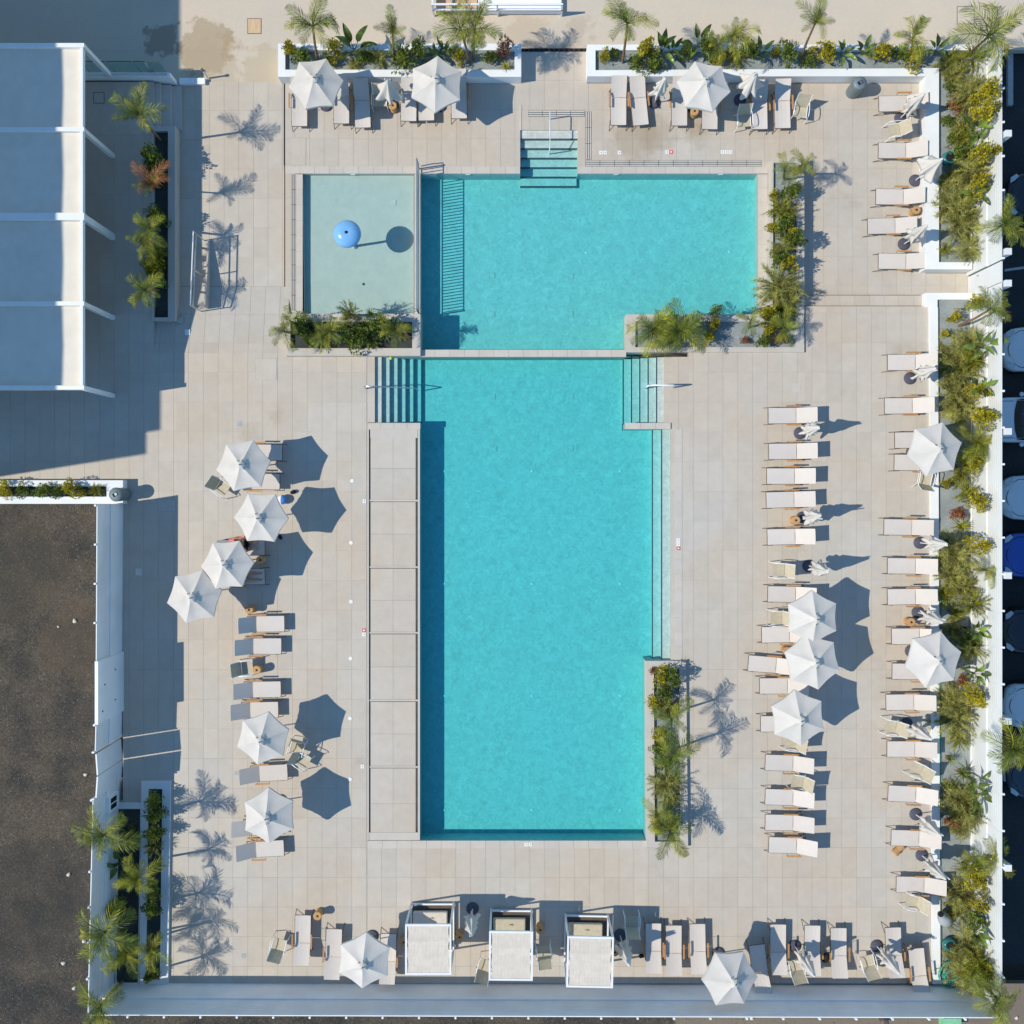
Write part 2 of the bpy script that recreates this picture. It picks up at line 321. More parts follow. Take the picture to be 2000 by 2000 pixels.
ORD = 'first second third fourth fifth sixth seventh eighth ninth tenth eleventh twelfth thirteenth fourteenth fifteenth sixteenth seventeenth eighteenth nineteenth twentieth'.split()
def box_px(x0, y0, x1, y1, z0, z1, zp=None):
    """corners of a box whose top outline is seen at these photo pixels"""
    zp = z1 if zp is None else zp
    a, b = P(x0, y1, zp), P(x1, y0, zp)
    return (a.x, a.y, z0), (b.x, b.y, z1)
# ------------------------------------------------------------------ ground and decks
LOW = -0.45     # level of the upper pool terrace
LFT = -0.55     # level of the lower left deck
def ground(name, m, x0, y0, x1, y1, z):
    a, b = P(x0, y1, z), P(x1, y0, z); mb = MB(); nx = 6
    mb.box((a.x, a.y, z - .3), (b.x, b.y, z)); o = mb.build(name, m); return tag(o, kind='structure')
b_ = MB(); b_.box((-120, -120, -2.6), (120, 120, -1.9)); tag(b_.build('ground', 'dirt'), kind='structure')
ground('gravel_lot', 'dirt', -2500, 984, 236, 3400, -.5)
ground('verge', 'dirt', 236, 1921, 5000, 3400, -.504)
ground('street', 'sand', -2500, -2500, 5000, 98, -.6)
ground('forecourt', 'sand', -40, 98, 556, 164, -.604)
b_ = MB(); a, c = P(1972, 1925, -1.0), P(1972, 103, -1.0)
b_.prism([(18.15, P(0, 1910, 0).y - .1), (26, P(0, 1880, 0).y), (60, P(0, 1880, 0).y), (60, c.y), (18.15, c.y)], -1.3, -1.0); tag(b_.build('car_park', 'asphalt'), kind='structure')
b_ = MB()
for px, q in ((1960, 100), ):
    p0, p1 = P(1969, 205, -.85), P(1979, 100, -.85); b_.box((p0.x, p0.y, -1), (p1.x, p1.y, -.85)); p2 = P(2600, 92, -.85); b_.box((p0.x, p1.y + .003, -1), (p2.x, p2.y + .1, -.85))
tag(b_.build('kerb', 'kerb'), kind='structure')

TW, TL, GAP = 0.58, 1.16, 0.007
TILE = {}
def deck(name, rects, z, mat_='tile', zf=None, big=300, tw=TW, tl=TL, ox=0.12, oy=0.31):
    """a grout bed with stone tiles laid on it; every whole tile shares one mesh, tiles cut at an edge have their own"""
    bed = MB(); pieces = []
    for (x0, y0, x1, y1) in rects:
        a, b = P(x0, y1, z), P(x1, y0, z); X0, Y0, X1, Y1 = a.x, a.y, b.x, b.y
        if zf is None: bed.box((X0 + .003, Y0 + .003, z - .3), (X1 - .003, Y1 - .003, z - .009))
        else:
            n = 8; ys = [Y0 + (Y1 - Y0) * k / n for k in range(n + 1)]
            vs = [(x, y, zf(y) - .012) for y in ys for x in (X0, X1)]; bed.add(vs, [(2 * k, 2 * k + 1, 2 * k + 3, 2 * k + 2) for k in range(n)])
        for i in range(math.floor((X0 - ox) / tw), math.floor((X1 - ox) / tw) + 1):
            for j in range(math.floor((Y0 - oy) / tl), math.floor((Y1 - oy) / tl) + 1):
                u0, u1 = max(X0, ox + i * tw + GAP / 2), min(X1, ox + (i + 1) * tw - GAP / 2)
                v0, v1 = max(Y0, oy + j * tl + GAP / 2), min(Y1, oy + (j + 1) * tl - GAP / 2)
                if u1 - u0 > .05 and v1 - v0 > .05: pieces.append((u0, v0, u1, v1))
    root = tag(bed.build(name, 'grout'), kind='structure')
    pieces.sort(key=lambda q: -(q[2] - q[0]) * (q[3] - q[1])); rest = MB()
    rr = random.Random(3)
    full = [q for q in pieces if abs(q[2] - q[0] - tw + GAP) < 1e-4 and abs(q[3] - q[1] - tl + GAP) < 1e-4]; rr.shuffle(full)
    pieces = full + [q for q in pieces if q not in set(full)]
    for k, (u0, v0, u1, v1) in enumerate(pieces):
        if k < big and zf is None:
            W, Hh = round(u1 - u0, 4), round(v1 - v0, 4); key = (W, Hh, mat_)
            if key not in TILE:
                mb = MB(); mb.box((-W / 2, -Hh / 2, -.011), (W / 2, Hh / 2, 0)); TILE[key] = mb.mesh('tile', mat_)
            link('tile', TILE[key], root, ((u0 + u1) / 2, (v0 + v1) / 2, z + rr.uniform(-.0015, .0015)))
        elif zf is None: rest.box((u0, v0, z - .011), (u1, v1, z + rr.uniform(-.0015, .0015)))
        else:
            mb = MB(); mb.add([(u0, v0, zf(v0)), (u1, v0, zf(v0)), (u1, v1, zf(v1)), (u0, v1, zf(v1)), (u0, v0, zf(v0) - .014), (u1, v0, zf(v0) - .014), (u1, v1, zf(v1) - .014), (u0, v1, zf(v1) - .014)],
                [(0, 1, 2, 3), (0, 4, 5, 1), (1, 5, 6, 2), (2, 6, 7, 3), (3, 7, 4, 0)]); mb.build('tile', mat_, root)
    if rest.v: tag(rest.build('tile', mat_, root), kind='stuff')
    return root
def stones(name, x0, y0, x1, y1, z, depth=.3, step=.58, m='coping'):
    """a run of coping stones between two photo corners"""
    a, b = P(x0, y1, z), P(x1, y0, z); root = None; horiz = (b.x - a.x) > (b.y - a.y); Ln = (b.x - a.x) if horiz else (b.y - a.y); n = max(1, round(Ln / step)); s = Ln / n
    bed = MB(); bed.box((a.x + .01, a.y + .01, z - depth), (b.x - .01, b.y - .01, z - .012)); root = tag(bed.build(name, 'grout'), kind='structure')
    W, Hh = (s - .008, b.y - a.y) if horiz else (b.x - a.x, s - .008)
    mb = MB(); mb.box((-W / 2, -Hh / 2, -.05), (W / 2, Hh / 2, 0)); me = mb.mesh('coping_stone', m)
    for k in range(n):
        link('coping_stone', me, root, ((a.x + s * (k + .5)) if horiz else (a.x + b.x) / 2, (a.y + b.y) / 2 if horiz else a.y + s * (k + .5), z))
    return root

deck('deck_left', [(240, 938, 718, 1921), (345, 690, 718, 938), (718, 690, 732, 825), (-60, 690, 345, 938)], 0)
deck('deck_front', [(718, 1642, 1262, 1921)], 0)
deck('deck_right', [(1345, 688, 1572, 1921), (1572, 598, 1822, 1921), (1310, 697, 1345, 1291), (1334, 1291, 1345, 1655), (1297, 697, 1310, 838), (1262, 1655, 1345, 1921), (1318, 838, 1319, 1291)], 0)
deck('deck_plaza', [(-60, 160, 300, 690)], 0)
deck('deck_left_lower', [(300, 160, 555, 560)], LFT, ox=.2)
yr0, yr1 = P(0, 690, 0).y, P(0, 560, LFT).y; RY = NY - yr1 * PPM; RX0, RX1 = 1000 + P(300, 0, LFT).x * PPM, 559.5
deck('deck_ramp', [(RX0, RY, RX1, 690)], 0, zf=lambda y: LFT * min(1, max(0, (y - yr0) / (yr1 - yr0))))
deck('terrace', [(557, 163, 1016, 325), (557, 325, 578, 613), (1128, 163, 1808, 325), (1500, 325, 1808, 576), (1016, 100, 1128, 254), (1128, 100, 1147, 163), (1500, 576, 1540, 598), (1808, 534, 1900, 572)], LOW)
deck('terrace_step', [(1540, 577, 1810, 597)], LOW / 2)
# raised edge between the two levels, and slot drains
def slab(name, m, x0, y0, x1, y1, z0, z1, kind='structure', **k):
    mb = MB(); mb.box(*box_px(x0, y0, x1, y1, z0, z1)); return tag(mb.build(name, m), kind=kind)
slab('drain', 'dark', 554.3, 164, 556.8, 322, LOW - .3, LOW - .02)

# ------------------------------------------------------------------ pools
def px_poly(pts, z): return [tuple(P(x, y, z)[:2]) for x, y in pts]
def grow(poly, d):
    n = len(poly); a = sum(poly[i][0] * poly[(i + 1) % n][1] - poly[(i + 1) % n][0] * poly[i][1] for i in range(n)); s = 1 if a > 0 else -1; out = []
    for i in range(n):
        p, q, r = Vector(poly[i - 1]), Vector(poly[i]), Vector(poly[(i + 1) % n]); e1, e2 = (q - p).normalized(), (r - q).normalized()
        n1, n2 = Vector((e1.y, -e1.x)) * s, Vector((e2.y, -e2.x)) * s; k = 1 + n1.dot(n2); out.append(tuple(q + (n1 + n2) * d / max(k, .2)))
    return out
def basin(name, poly, floor, rim, m='pool', skip=()):
    mb = MB(); n = len(poly); mb.add([(x, y, floor) for x, y in poly], [tuple(range(n))])
    mb.add([(x, y, floor) for x, y in poly] + [(x, y, rim) for x, y in poly], [(i, (i + 1) % n, n + (i + 1) % n, n + i) for i in range(n) if i not in skip])
    return tag(mb.build(name, m), kind='structure')
def water(poly, top, bottom):
    mb = MB(); mb.prism(grow(poly, .02), bottom, top); return tag(mb.build('water', 'water'), kind='structure')
UF, UW = LOW - 0.80, LOW - .055
up = px_poly([(821, 339), (1016, 339), (1016, 355), (1128, 355), (1128, 339), (1483, 339), (1478, 682), (821, 682)], LOW)
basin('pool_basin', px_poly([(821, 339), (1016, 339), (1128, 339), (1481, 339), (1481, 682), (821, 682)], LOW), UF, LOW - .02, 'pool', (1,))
st = px_poly([(1016, 254), (1128, 254), (1128, 340), (1016, 340)], LOW)
b_ = MB(); n_ = 4
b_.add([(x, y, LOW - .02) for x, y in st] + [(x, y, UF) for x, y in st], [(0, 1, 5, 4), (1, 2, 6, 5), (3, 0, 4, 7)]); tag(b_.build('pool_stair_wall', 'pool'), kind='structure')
def stair(name, x0, y0, x1, y1, ztop, drop, n, floor, axis, zpx):
    """n treads between two photo corners; axis is the way down: 'down','left','right' in the photo"""
    a, b = P(x0, y1, zpx), P(x1, y0, zpx); root = thing(name, None, None, kind='structure')
    for k in range(n):
        z = ztop - drop * (k + 1); mb, nb = MB(), MB()
        if axis == 'down':
            t = (b.y - a.y) / n; ya, yb = b.y - t * (k + 1), b.y - t * k; mb.box((a.x, ya, floor), (b.x, yb + .02, z)); nb.box((a.x, ya - .006, z - .03), (b.x, ya + .055, z + .004))
        elif axis == 'right':
            t = (b.x - a.x) / n; xa, xb = a.x + t * k, a.x + t * (k + 1); mb.box((xa - .02, a.y, floor), (xb, b.y, z)); nb.box((xb - .03, a.y, z - .03), (xb + .006, b.y, z + .004))
        else:
            t = (b.x - a.x) / n; xa, xb = b.x - t * (k + 1), b.x - t * k; mb.box((xa, a.y, floor), (xb + .02, b.y, z)); nb.box((xa - .006, a.y, z - .03), (xa + .04, b.y, z + .004))
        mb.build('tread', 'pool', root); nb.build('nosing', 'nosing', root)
    return root
stair('pool_steps', 1016, 255, 1128, 356, LOW + .03, .115, 6, UF, 'down', LOW)
water(px_poly([(821, 339), (1016, 339), (1016, 258), (1128, 258), (1128, 339), (1481, 339), (1481, 682), (821, 682)], LOW), UW, UF - .2)
kid = px_poly([(590, 339), (808, 339), (808, 613), (594, 613)], LOW)
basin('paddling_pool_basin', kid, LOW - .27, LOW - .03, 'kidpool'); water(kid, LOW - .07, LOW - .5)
slab('pool_divider', 'coping', 808, 339, 821, 613, UF, LOW - .055)
LW, LF = -.05, -.95
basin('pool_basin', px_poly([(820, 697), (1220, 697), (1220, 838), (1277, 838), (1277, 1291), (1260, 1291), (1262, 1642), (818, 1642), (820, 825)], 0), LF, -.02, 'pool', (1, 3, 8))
water(px_poly([(732, 697), (1297, 697), (1297, 825), (1310, 826), (1310, 838), (1318, 838), (1318, 1291), (1260, 1291), (1262, 1642), (818, 1642), (820, 825), (732, 825)], 0), LW, LF - .2)
stair('pool_steps', 731, 697, 820, 825, .02, .14, 6, LF, 'right', 0)
stair('pool_steps', 1220, 697, 1298, 825, .02, .14, 5, LF, 'left', 0)
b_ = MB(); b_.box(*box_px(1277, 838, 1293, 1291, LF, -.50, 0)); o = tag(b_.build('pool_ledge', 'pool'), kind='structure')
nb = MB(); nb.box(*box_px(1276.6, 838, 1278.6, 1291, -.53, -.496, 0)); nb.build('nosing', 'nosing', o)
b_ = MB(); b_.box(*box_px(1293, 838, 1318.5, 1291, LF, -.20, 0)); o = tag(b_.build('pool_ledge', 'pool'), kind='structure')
nb = MB(); nb.box(*box_px(1292.6, 838, 1294.8, 1291, -.23, -.196, 0)); nb.build('nosing', 'nosing', o)
# copings
stones('pool_coping', 557, 325, 1016, 339, LOW + .012); stones('pool_coping', 1128, 325, 1500, 339, LOW + .012)
stones('pool_coping', 1480.6, 340, 1499.5, 614, LOW + .012); stones('pool_coping', 578, 340, 591, 612, LOW + .012)
stones('pool_coping', 821, 683, 1223, 697, .10, 1.0); stones('pool_coping', 1221, 826, 1310, 838, .06, 1.0); stones('pool_coping', 718, 826, 821, 838, .05, .8)
stones('pool_coping', 718, 1642, 1264, 1657, .012); stones('pool_coping', 1318.5, 838, 1332, 1291, .012)
slab('pool_coping', 'coping', 1015, 205, 1018.5, 254, LOW - .3, LOW + .02); 
# overflow gratings: a channel with bars cut into short lengths
def grating(x0, y0, x1, y1, z, label=None):
    a, b = P(x0, y1, z), P(x1, y0, z); horiz = (b.x - a.x) > (b.y - a.y); root = MB(); root.box((a.x, a.y, z - .1), (b.x, b.y, z + .006)); r = tag(root.build('overflow_channel', 'nosing'), kind='structure')
    Ln = (b.x - a.x) if horiz else (b.y - a.y); n = max(1, round(Ln / .58)); s = Ln / n; wd = ((b.y - a.y) if horiz else (b.x - a.x)) / 3
    mb = MB(); mb.box(((-s / 2 + .01), -wd / 2 + .014, -.02), (s / 2 - .01, wd / 2 - .014, 0)) if horiz else mb.box((-wd / 2 + .014, -s / 2 + .01, -.02), (wd / 2 - .014, s / 2 - .01, 0)); me = mb.mesh('grate_stone', 'coping')
    for k in range(n):
        for q in range(3):
            link('grate_stone', me, r, (a.x + s * (k + .5), a.y + wd * (q + .5), z + .014) if horiz else (a.x + wd * (q + .5), a.y + s * (k + .5), z + .014))
grating(1143, 313, 1487, 325, LOW + .002); grating(1143, 218, 1155, 312, LOW + .002); grating(1032, 216, 1142, 228, LOW + .002); grating(569, 341, 578, 606, LOW + .002)
# raised balance tank lids beside the long pool
tank = thing('balance_tank', None, None, kind='structure')
mb = MB(); mb.box(*box_px(718, 838, 820, 1641, -.4, -.14, 0)); mb.build('tank_bed', 'grout', tank)
ys = [838, 977.5, 1107.5, 1236, 1368, 1498, 1641]
for k in range(6):
    y0, y1 = ys[k] + (3 if k else 16), ys[k + 1] - 1.5
    mb = MB(); a, b = P(723.5, y1, 0), P(811.5, y0, 0); xm = (a.x + b.x) / 2; ym = (a.y + b.y) / 2
    for (u0, u1) in ((a.x, xm - .003), (xm + .003, b.x)):
        for (v0, v1) in ((a.y, ym - .003), (ym + .003, b.y)): 
            mt = MB(); mt.box((u0, v0, -.06), (u1, v1, -.03)); mt.build('lid_tile', 'tile', tank)
    mb = MB(); mb.box(*box_px(722, ys[k] - 1.5, 816, ys[k] + 1.6, -.1, .0)); mb.build('crossbar', 'coping', tank)
for x0, x1, y0, y1 in ((718, 720.3, 838, 1641), (816.2, 820, 838, 1641)):
    mb = MB(); mb.box(*box_px(x0, y0, x1, y1, -.9, .005)); mb.build('kerb_bar', 'coping', tank)
mb = MB(); mb.box(*box_px(723, 839, 815.5, 855.5, -.1, -.02)); mb.build('end_slab', 'coping', tank)
mb = MB(); mb.box(*box_px(720.5, 1626, 816, 1641, -.1, -.01)); mb.build('end_slab', 'coping', tank)

# small fittings on and in the pools and decks
def fitting(name, label, cat, x, y, z, sx, sy, h, m, group=None, inner=None):
    p = P(x, y, z); mb = MB(); mb.box((-sx / 2, -sy / 2, -.02), (sx / 2, sy / 2, h)); o = mb.build(name, m, None, False, p); tag(o, label, cat, group)
    if inner:
        mi = MB(); mi.box((-sx * .40, -sy * .40, h), (sx * .40, sy * .40, h + .006)); mi.build('cover', inner, o)
    return o
dr = [(961, 538, UF), (961, 614, UF), (1115, 540, UF), (1114, 613, UF), (962, 775, LF), (965, 877, LF), (1115, 774, LF), (1114, 875, LF), (768, 396, LOW - .27)]
dl = ['second from the bottom left of', 'bottom left of', 'upper right of', 'lower right of']
dn = ['pool floor drain, left of the upper pair in the upper pool', 'pool floor drain, left of the lower pair in the upper pool', 'pool floor drain, right of the upper pair in the upper pool', 'pool floor drain, right of the lower pair in the upper pool',
      'pool floor drain near the left stairs of the long pool', 'lower left pool floor drain of the long pool', 'upper right pool floor drain near the right stairs of the long pool', 'lower right pool floor drain of the long pool', 'pale square floor drain in the paddling pool']
for (x, y, z), l in zip(dr, dn): fitting('pool_drain', l, 'drain', x, y, z, .24, .24, .012, 'coping', 'drains set in the pool floors', 'pool')
jets = [(x, y, LF) for y in (920, 1140, 1359, 1582) for x in (868, 1039, 1211)] + [(1145, 494, UF), (1424, 492, UF)]
rows = ['top', 'second', 'third', 'bottom']; colsn = ['left', 'middle', 'right']
for k, (x, y, z) in enumerate(jets):
    l = f'white inlet disc on the long pool floor, {colsn[k % 3]} of the {rows[k // 3]} row' if k < 12 else ('white inlet disc on the upper pool floor near its middle', 'white inlet disc on the upper pool floor near its right end')[k - 12]
    mb = MB(); mb.lathe([(.05, 0), (.05, .012), (.03, .02)], 10); tag(mb.build('pool_inlet', 'white', None, False, P(x, y, z)), l, 'inlet', 'inlet discs on the pool floors')
mb = MB(); mb.lathe([(.055, 0), (.055, .012), (.03, .02)], 10); tag(mb.build('pool_inlet', 'nosing', None, False, P(710, 555, LOW - .27)), 'dark round inlet on the paddling pool floor', 'inlet')
for x, l in ((690, 'white wall lamp in the paddling pool'), (914, 'white wall lamp in the upper pool near the railing'), (1203, 'white wall lamp in the upper pool right of the steps'), (1407, 'white wall lamp in the upper pool near its right corner')):
    p = P(x, 339, LOW); fitting('pool_lamp', l, 'lamp', x, 340.8, LOW - .13, .18, .05, .08, 'white', 'lamps in the upper pool walls')
dl_ = [(688, 939), (686, 1060), (686, 1175), (685, 1286), (684, 1403), (684, 1522)]
for k, (x, y) in enumerate(dl_):
    mb = MB(); mb.lathe([(.075, 0), (.075, .012), (.05, .018)], 10); tag(mb.build('deck_light', 'white', None, False, P(x, y, 0)), f'small white round deck light left of the long pool, {ORD[k]} from the top', 'light', 'deck lights left of the long pool')
def marker(label, x, y, z, horiz, plates):
    t = thing('depth_marker', label, 'marker', P(x, y, z), 0, 'small pool edge markers')
    for k, m in enumerate(plates):
        mb = MB(); d = .16 * k; s = .07
        mb.box((d - s, -s, 0), (d + s, s, .012)) if horiz else mb.box((-s, -d - s, 0), (s, -d + s, .012)); mb.build('plate', m, t)
        mk = MB(); mk.box((d - .03, -.03, .012), (d + .03, .03, .016)) if horiz else mk.box((-.03, -d - .03, .012), (.03, -d + .03, .016)); mk.build('sign_mark', 'white' if m == 'red' else 'coping', t)
marker('white and red edge marker left of the balance tank', 711, 1231, 0, False, ['red', 'white'])
marker('single white edge marker left of the balance tank top', 712, 979, 0, False, ['white'])
marker('white edge marker left of the balance tank near its end', 708, 1497, 0, False, ['white'])
marker('white and red edge marker right of the long pool', 1325, 1055, .014, False, ['white', 'white', 'red'])
marker('two white edge markers nearest the upper pool steps', 1174, 298, LOW, True, ['white', 'white'])
marker('single white edge marker above the upper pool grating', 1210, 298, LOW, True, ['white'])
marker('white and red edge markers above the upper pool grating', 1303, 297, LOW, True, ['white', 'red'])
marker('three white edge markers right of the loungers above the upper pool', 1411, 297, LOW, True, ['white', 'white', 'white'])
marker('two white edge markers below the long pool', 1028, 1649, .014, True, ['white', 'white'])
for x, y, s, l, m, z in ((467, 827, .18, 'small pale blue drain cover on the left deck above the sunshades', 'greypot', 0), (462, 1510, .14, 'small metal drain cover beside a lounger on the left deck', 'greypot', 0), (476, 1867, .16, 'small pale blue drain cover on the bottom left deck', 'greypot', 0),
    (271, 1117, .26, 'square blue-grey access cover in the shade of the left fence', 'steel', 0), (352, 625, .24, 'square blue-grey cover at the lower end of the pergola planter', 'steel', -.2), (366, 649, .2, 'small white cover on the sunny edge of the left deck', 'white', -.15), (1556, 757, .3, 'pale square cover in the right deck by the planter', 'coping', 0)):
    fitting('drain_cover', l, 'drain cover', x, y, z, s, s * 1.1, .008, m, 'small covers set in the decks')
def hatch(label, x, y, z, sx, sy, m, fm='darkmetal'):
    t = thing('access_hatch', label, 'hatch', P(x, y, z), 0, 'access hatches in the paving'); f = .025
    mb = MB(); mb.box((-sx / 2, -sy / 2, -.02), (sx / 2, sy / 2, .004)); mb.build('frame', fm, t)
    mb = MB(); mb.box((-sx / 2 + f, -sy / 2 + f, -.01), (sx / 2 - f, sy / 2 - f, .010)); mb.build('lid', m, t)
hatch('tan square manhole lid in the sandy street at upper left', 497, 51, -.6, .56, .62, 'plank'); hatch('sandy square manhole lid with a dark joint in the street at upper right', 1886, 30, -.6, .7, .72, 'sand')
hatch('square access lid in the shade right of the pergola', 193, 191, 0, .44, .44, 'tile'); hatch('large square lid in the left deck below the planter', 520, 721, 0, .86, .86, 'tile', 'grout')
hatch('square lid in shade below the litter bin', 326, 987, 0, .72, .5, 'coping', 'grout'); hatch('rectangular lid in the terrace left of the paddling pool', 583, 296, LOW, .62, 1.1, 'tile', 'grout')
mb = MB(); mb.lathe([(.02, 0), (.055, .02), (.07, .07), (.055, .12), (.02, .14)], 12); tag(mb.build('ball', 'lime', None, True, P(764, 700, -.06)), 'small lime ball floating by the left pool stairs', 'ball')

# ------------------------------------------------------------------ planters
def planter(label, outer, inner, top, base, soil, m='white', soilm='soil', group=None):
    t = thing('planter', label, 'planter', (0, 0, 0), 0, group); o, i = px_poly(outer, top), px_poly(inner, top)
    mb = MB(); mb.ring(o, i, base, top, soil - .25); mb.build('wall', m, t)
    mb = MB(); mb.prism(grow(i, .01), soil - .2, soil); tag(mb.build('soil', soilm, t), kind='stuff'); return t
planter('white planter behind the two open sunshades, top left of the pool terrace', [(543, 85), (1018, 85), (1018, 150), (543, 150)], [(557, 98), (1005, 98), (1005, 136), (557, 136)], .17, -.62, .02)
planter('L shaped white planter along the top right and the car park fence', [(1147, 87), (1899, 87), (1899, 526), (1808, 526), (1808, 149), (1147, 149)], [(1163, 98), (1897, 98), (1897, 512), (1834, 512), (1834, 133), (1163, 137)], .17, -.62, .02)
planter('long white planter along the car park fence below the white gate', [(1808, 572), (1899, 572), (1900, 1922), (1822, 1922), (1816, 600), (1808, 600)], [(1831, 585), (1897, 585), (1897, 1914), (1837, 1914), (1832, 601), (1831, 600)], .12, -.6, 0.0)
planter('stone planter round the bottom right corner of the upper pool', [(1223, 614), (1499, 614), (1509, 309), (1571, 309), (1571, 688), (1223, 688)], [(1241, 628), (1509, 628), (1511, 318), (1557, 318), (1554, 678), (1241, 678)], .10, -1.4, -.02, 'coping')
planter('stone planter below the paddling pool', [(558, 613), (821, 613), (821, 695), (558, 695)], [(567, 628), (805, 628), (805, 680), (567, 680)], .29, -1.4, .12, 'coping', 'darksoil')
planter('narrow stone planter on the right edge of the long pool', [(1261, 1291), (1340, 1291), (1344, 1655), (1263, 1655)], [(1277, 1306), (1327, 1306), (1329, 1644), (1279, 1644)], .16, -.95, .02, 'coping')
planter('shaded planter between the pergola and the stair', [(296, 246), (342, 246), (342, 626), (296, 626)], [(300, 256), (328, 256), (328, 620), (300, 620)], .06, -.6, -.12, 'coping', 'darksoil')
planter('narrow white planter in shade at the bottom left corner', [(276, 1526), (333, 1526), (328, 1922), (272, 1922)], [(290, 1541), (317, 1541), (312, 1914), (284, 1914)], .10, -.3, .03, 'white', 'darksoil')
planter('wide white planter in shade against the bottom left fence', [(229, 1568), (275, 1568), (271, 1922), (225, 1922)], [(231, 1580), (274, 1580), (269, 1920), (227, 1920)], .07, -.3, .02, 'white', 'darksoil')
planter('small white planter above the gravel lot beside the litter bin', [(-40, 938), (240, 938), (240, 984), (-40, 984)], [(-40, 950), (208, 950), (208, 970), (-40, 970)], .45, -.6, .3, 'white', 'darksoil')
mb = MB(); mb.box(*box_px(1509, 309, 1572, 590, .101, .13, .13)); 

# ------------------------------------------------------------------ boundary fences
FT, FW = 2.36, 1.2
def fence(label, p0, p1, nb, out, group='white boundary fence runs', zb=-.6, top=FT, pm_=None):
    """low rendered wall with slatted white panels on top and square posts outside; p0,p1 are the inner foot in photo pixels"""
    a, b = P(*p0), P(*p1); d = (b - a); Ln = d.length; ang = math.atan2(d.y, d.x); t = thing('boundary_fence', label, 'fence', a, ang, group)
    s = 1 if out == 'left' else -1
    mb = MB(); y0, y1 = (0, .14) if s > 0 else (-.14, 0); mb.box((0, y0, zb), (Ln, y1, FW)); mb.build('wall', pm_ or 'whitewall', t)
    bl = Ln / nb; pm = MB(); n = 7; hgt = (top - FW - .03) / n
    for k in range(n):
        z0 = FW + .03 + k * hgt; e = .0 if k % 2 else .0; ya, yb = (.05, .085) if s > 0 else (-.085, -.05); pm.box((.012, ya, z0), (bl - .012, yb, z0 + hgt - .012))
    ya, yb = (.056, .08) if s > 0 else (-.08, -.056); pm.box((.0, ya, FW), (bl, yb, top - .01)); me = pm.mesh('panel', pm_ or 'fence')
    qm = MB(); ya, yb = (.09, .16) if s > 0 else (-.16, -.09); qm.box((-.035, ya, zb), (.035, yb, top + .03)); pe = qm.mesh('post', 'whitemetal')
    for k in range(nb):
        link('panel', me, t, (k * bl, 0, 0)); link('post', pe, t, ((k + .0) * bl + .05, 0, 0))
    return t
fence('white fence between the gravel lot and the left deck, run above the gate', (240.5, 984), (239, 1272), 4, 'right')
fence('short white fence run just above the left gate', (238.5, 1388), (237, 1440), 1, 'right')
fence('white fence run beside the shaded corner planters, bottom left', (233, 1526), (224, 1920), 6, 'right')
fence('long white fence along the bottom of the pool area', (224, 1920), (1898, 1925), 25, 'right')
fence('white fence along the car park below the white gate', (1898, 1925), (1898, 576), 20, 'right', top=2.32, pm_='sunfence')
fence('white fence along the car park above the white gate', (1898, 534), (1898, 96), 7, 'right', top=2.32, pm_='sunfence')
t = thing('sign_wall', 'thick white wall panel with bolts in the left fence', 'wall', P(242, 1330), 0)
mb = MB(); a, b = P(242, 1388), P(242, 1272); mb.box((-.12, a.y - P(0, 1330).y, -.5), (.0, b.y - P(0, 1330).y, 2.5)); mb.build('panel', 'whitewall', t)
for dy, z in ((.6, .9), (-.55, .9), (.2, 1.9), (-.75, 2.1)):
    mb = MB(); mb.lathe([(.03, 0), (.03, .03)], 8); mb.build('bolt', 'darkmetal', t, False, (.0, dy, z), (0, R_(90), 0))
# gate in the left fence: two leaves, light comes through the slits round them
t = thing('gate', 'white double leaf gate in the left fence with light slits', 'gate', P(236.5, 1440), 0)
ga, gb = P(236.5, 1440), P(234, 1526); gl = (gb - ga).length; lv = gl / 2
for k, (yo, rot) in enumerate(((-.06, -86), (-gl + .06, 86.0))):
    mb = MB(); L0 = lv - .085
    mb.box((0, -.025, .07), (L0, .025, 2.42)); mb.build('gate_leaf', 'fence', t, False, (0.0, yo, 0), (0, 0, R_(rot - 0)))
for yo in (.0, -gl):
    mb = MB(); mb.box((-.16, yo - .03, -.5), (-.07, yo + .03, 2.42)); mb.build('gate_post', 'whitemetal', t)
t = thing('meter_box', 'white meter box with two dark windows on the left fence below the gate', 'box', P(232, 1555), 0)
mb = MB(); mb.box((-.1, -.3, .3), (.12, .3, 1.25)); mb.build('body', 'whitewall', t)
for dy in (.12, -.12):
    mb = MB(); mb.box((.12, dy - .09, .55), (.13, dy + .09, 1.1)); mb.build('window', 'dark', t)
# white gate and pillars on the car park side
t = thing('gate', 'solid white gate to the car park between the two fence planters', 'gate', P(1898, 534), 0)
mb = MB(); g1 = P(1898, 576).y - P(1898, 534).y; mb.box((.04, g1 + .02, LOW + .03), (.10, -.06, 2.3)); mb.build('gate_leaf', 'sunfence', t)
mb = MB(); mb.box((.10, -.05, LOW), (.14, -.0, 2.3)); mb.build('gate_gap', 'nosing', t)
mb = MB(); mb.lathe([(.03, 0), (.03, .06)], 8); mb.build('handle', 'steel', t, False, (.03, -.2, .5), (0, R_(-90), 0))
for k, y in enumerate((262, 492, 554, 843, 1124, 1408, 1694)):
    p = P(1963, y, 2.3); mb = MB(); mb.box((-.115, -.12, -1.0), (.115, .12, 2.40)); o = mb.build('gate_pillar', 'sunfence', None, False, (18.24, p.y, 0))
    tag(o, f'white square pillar outside the car park fence, {ORD[k]} from the top', 'pillar', 'white pillars outside the car park fence')

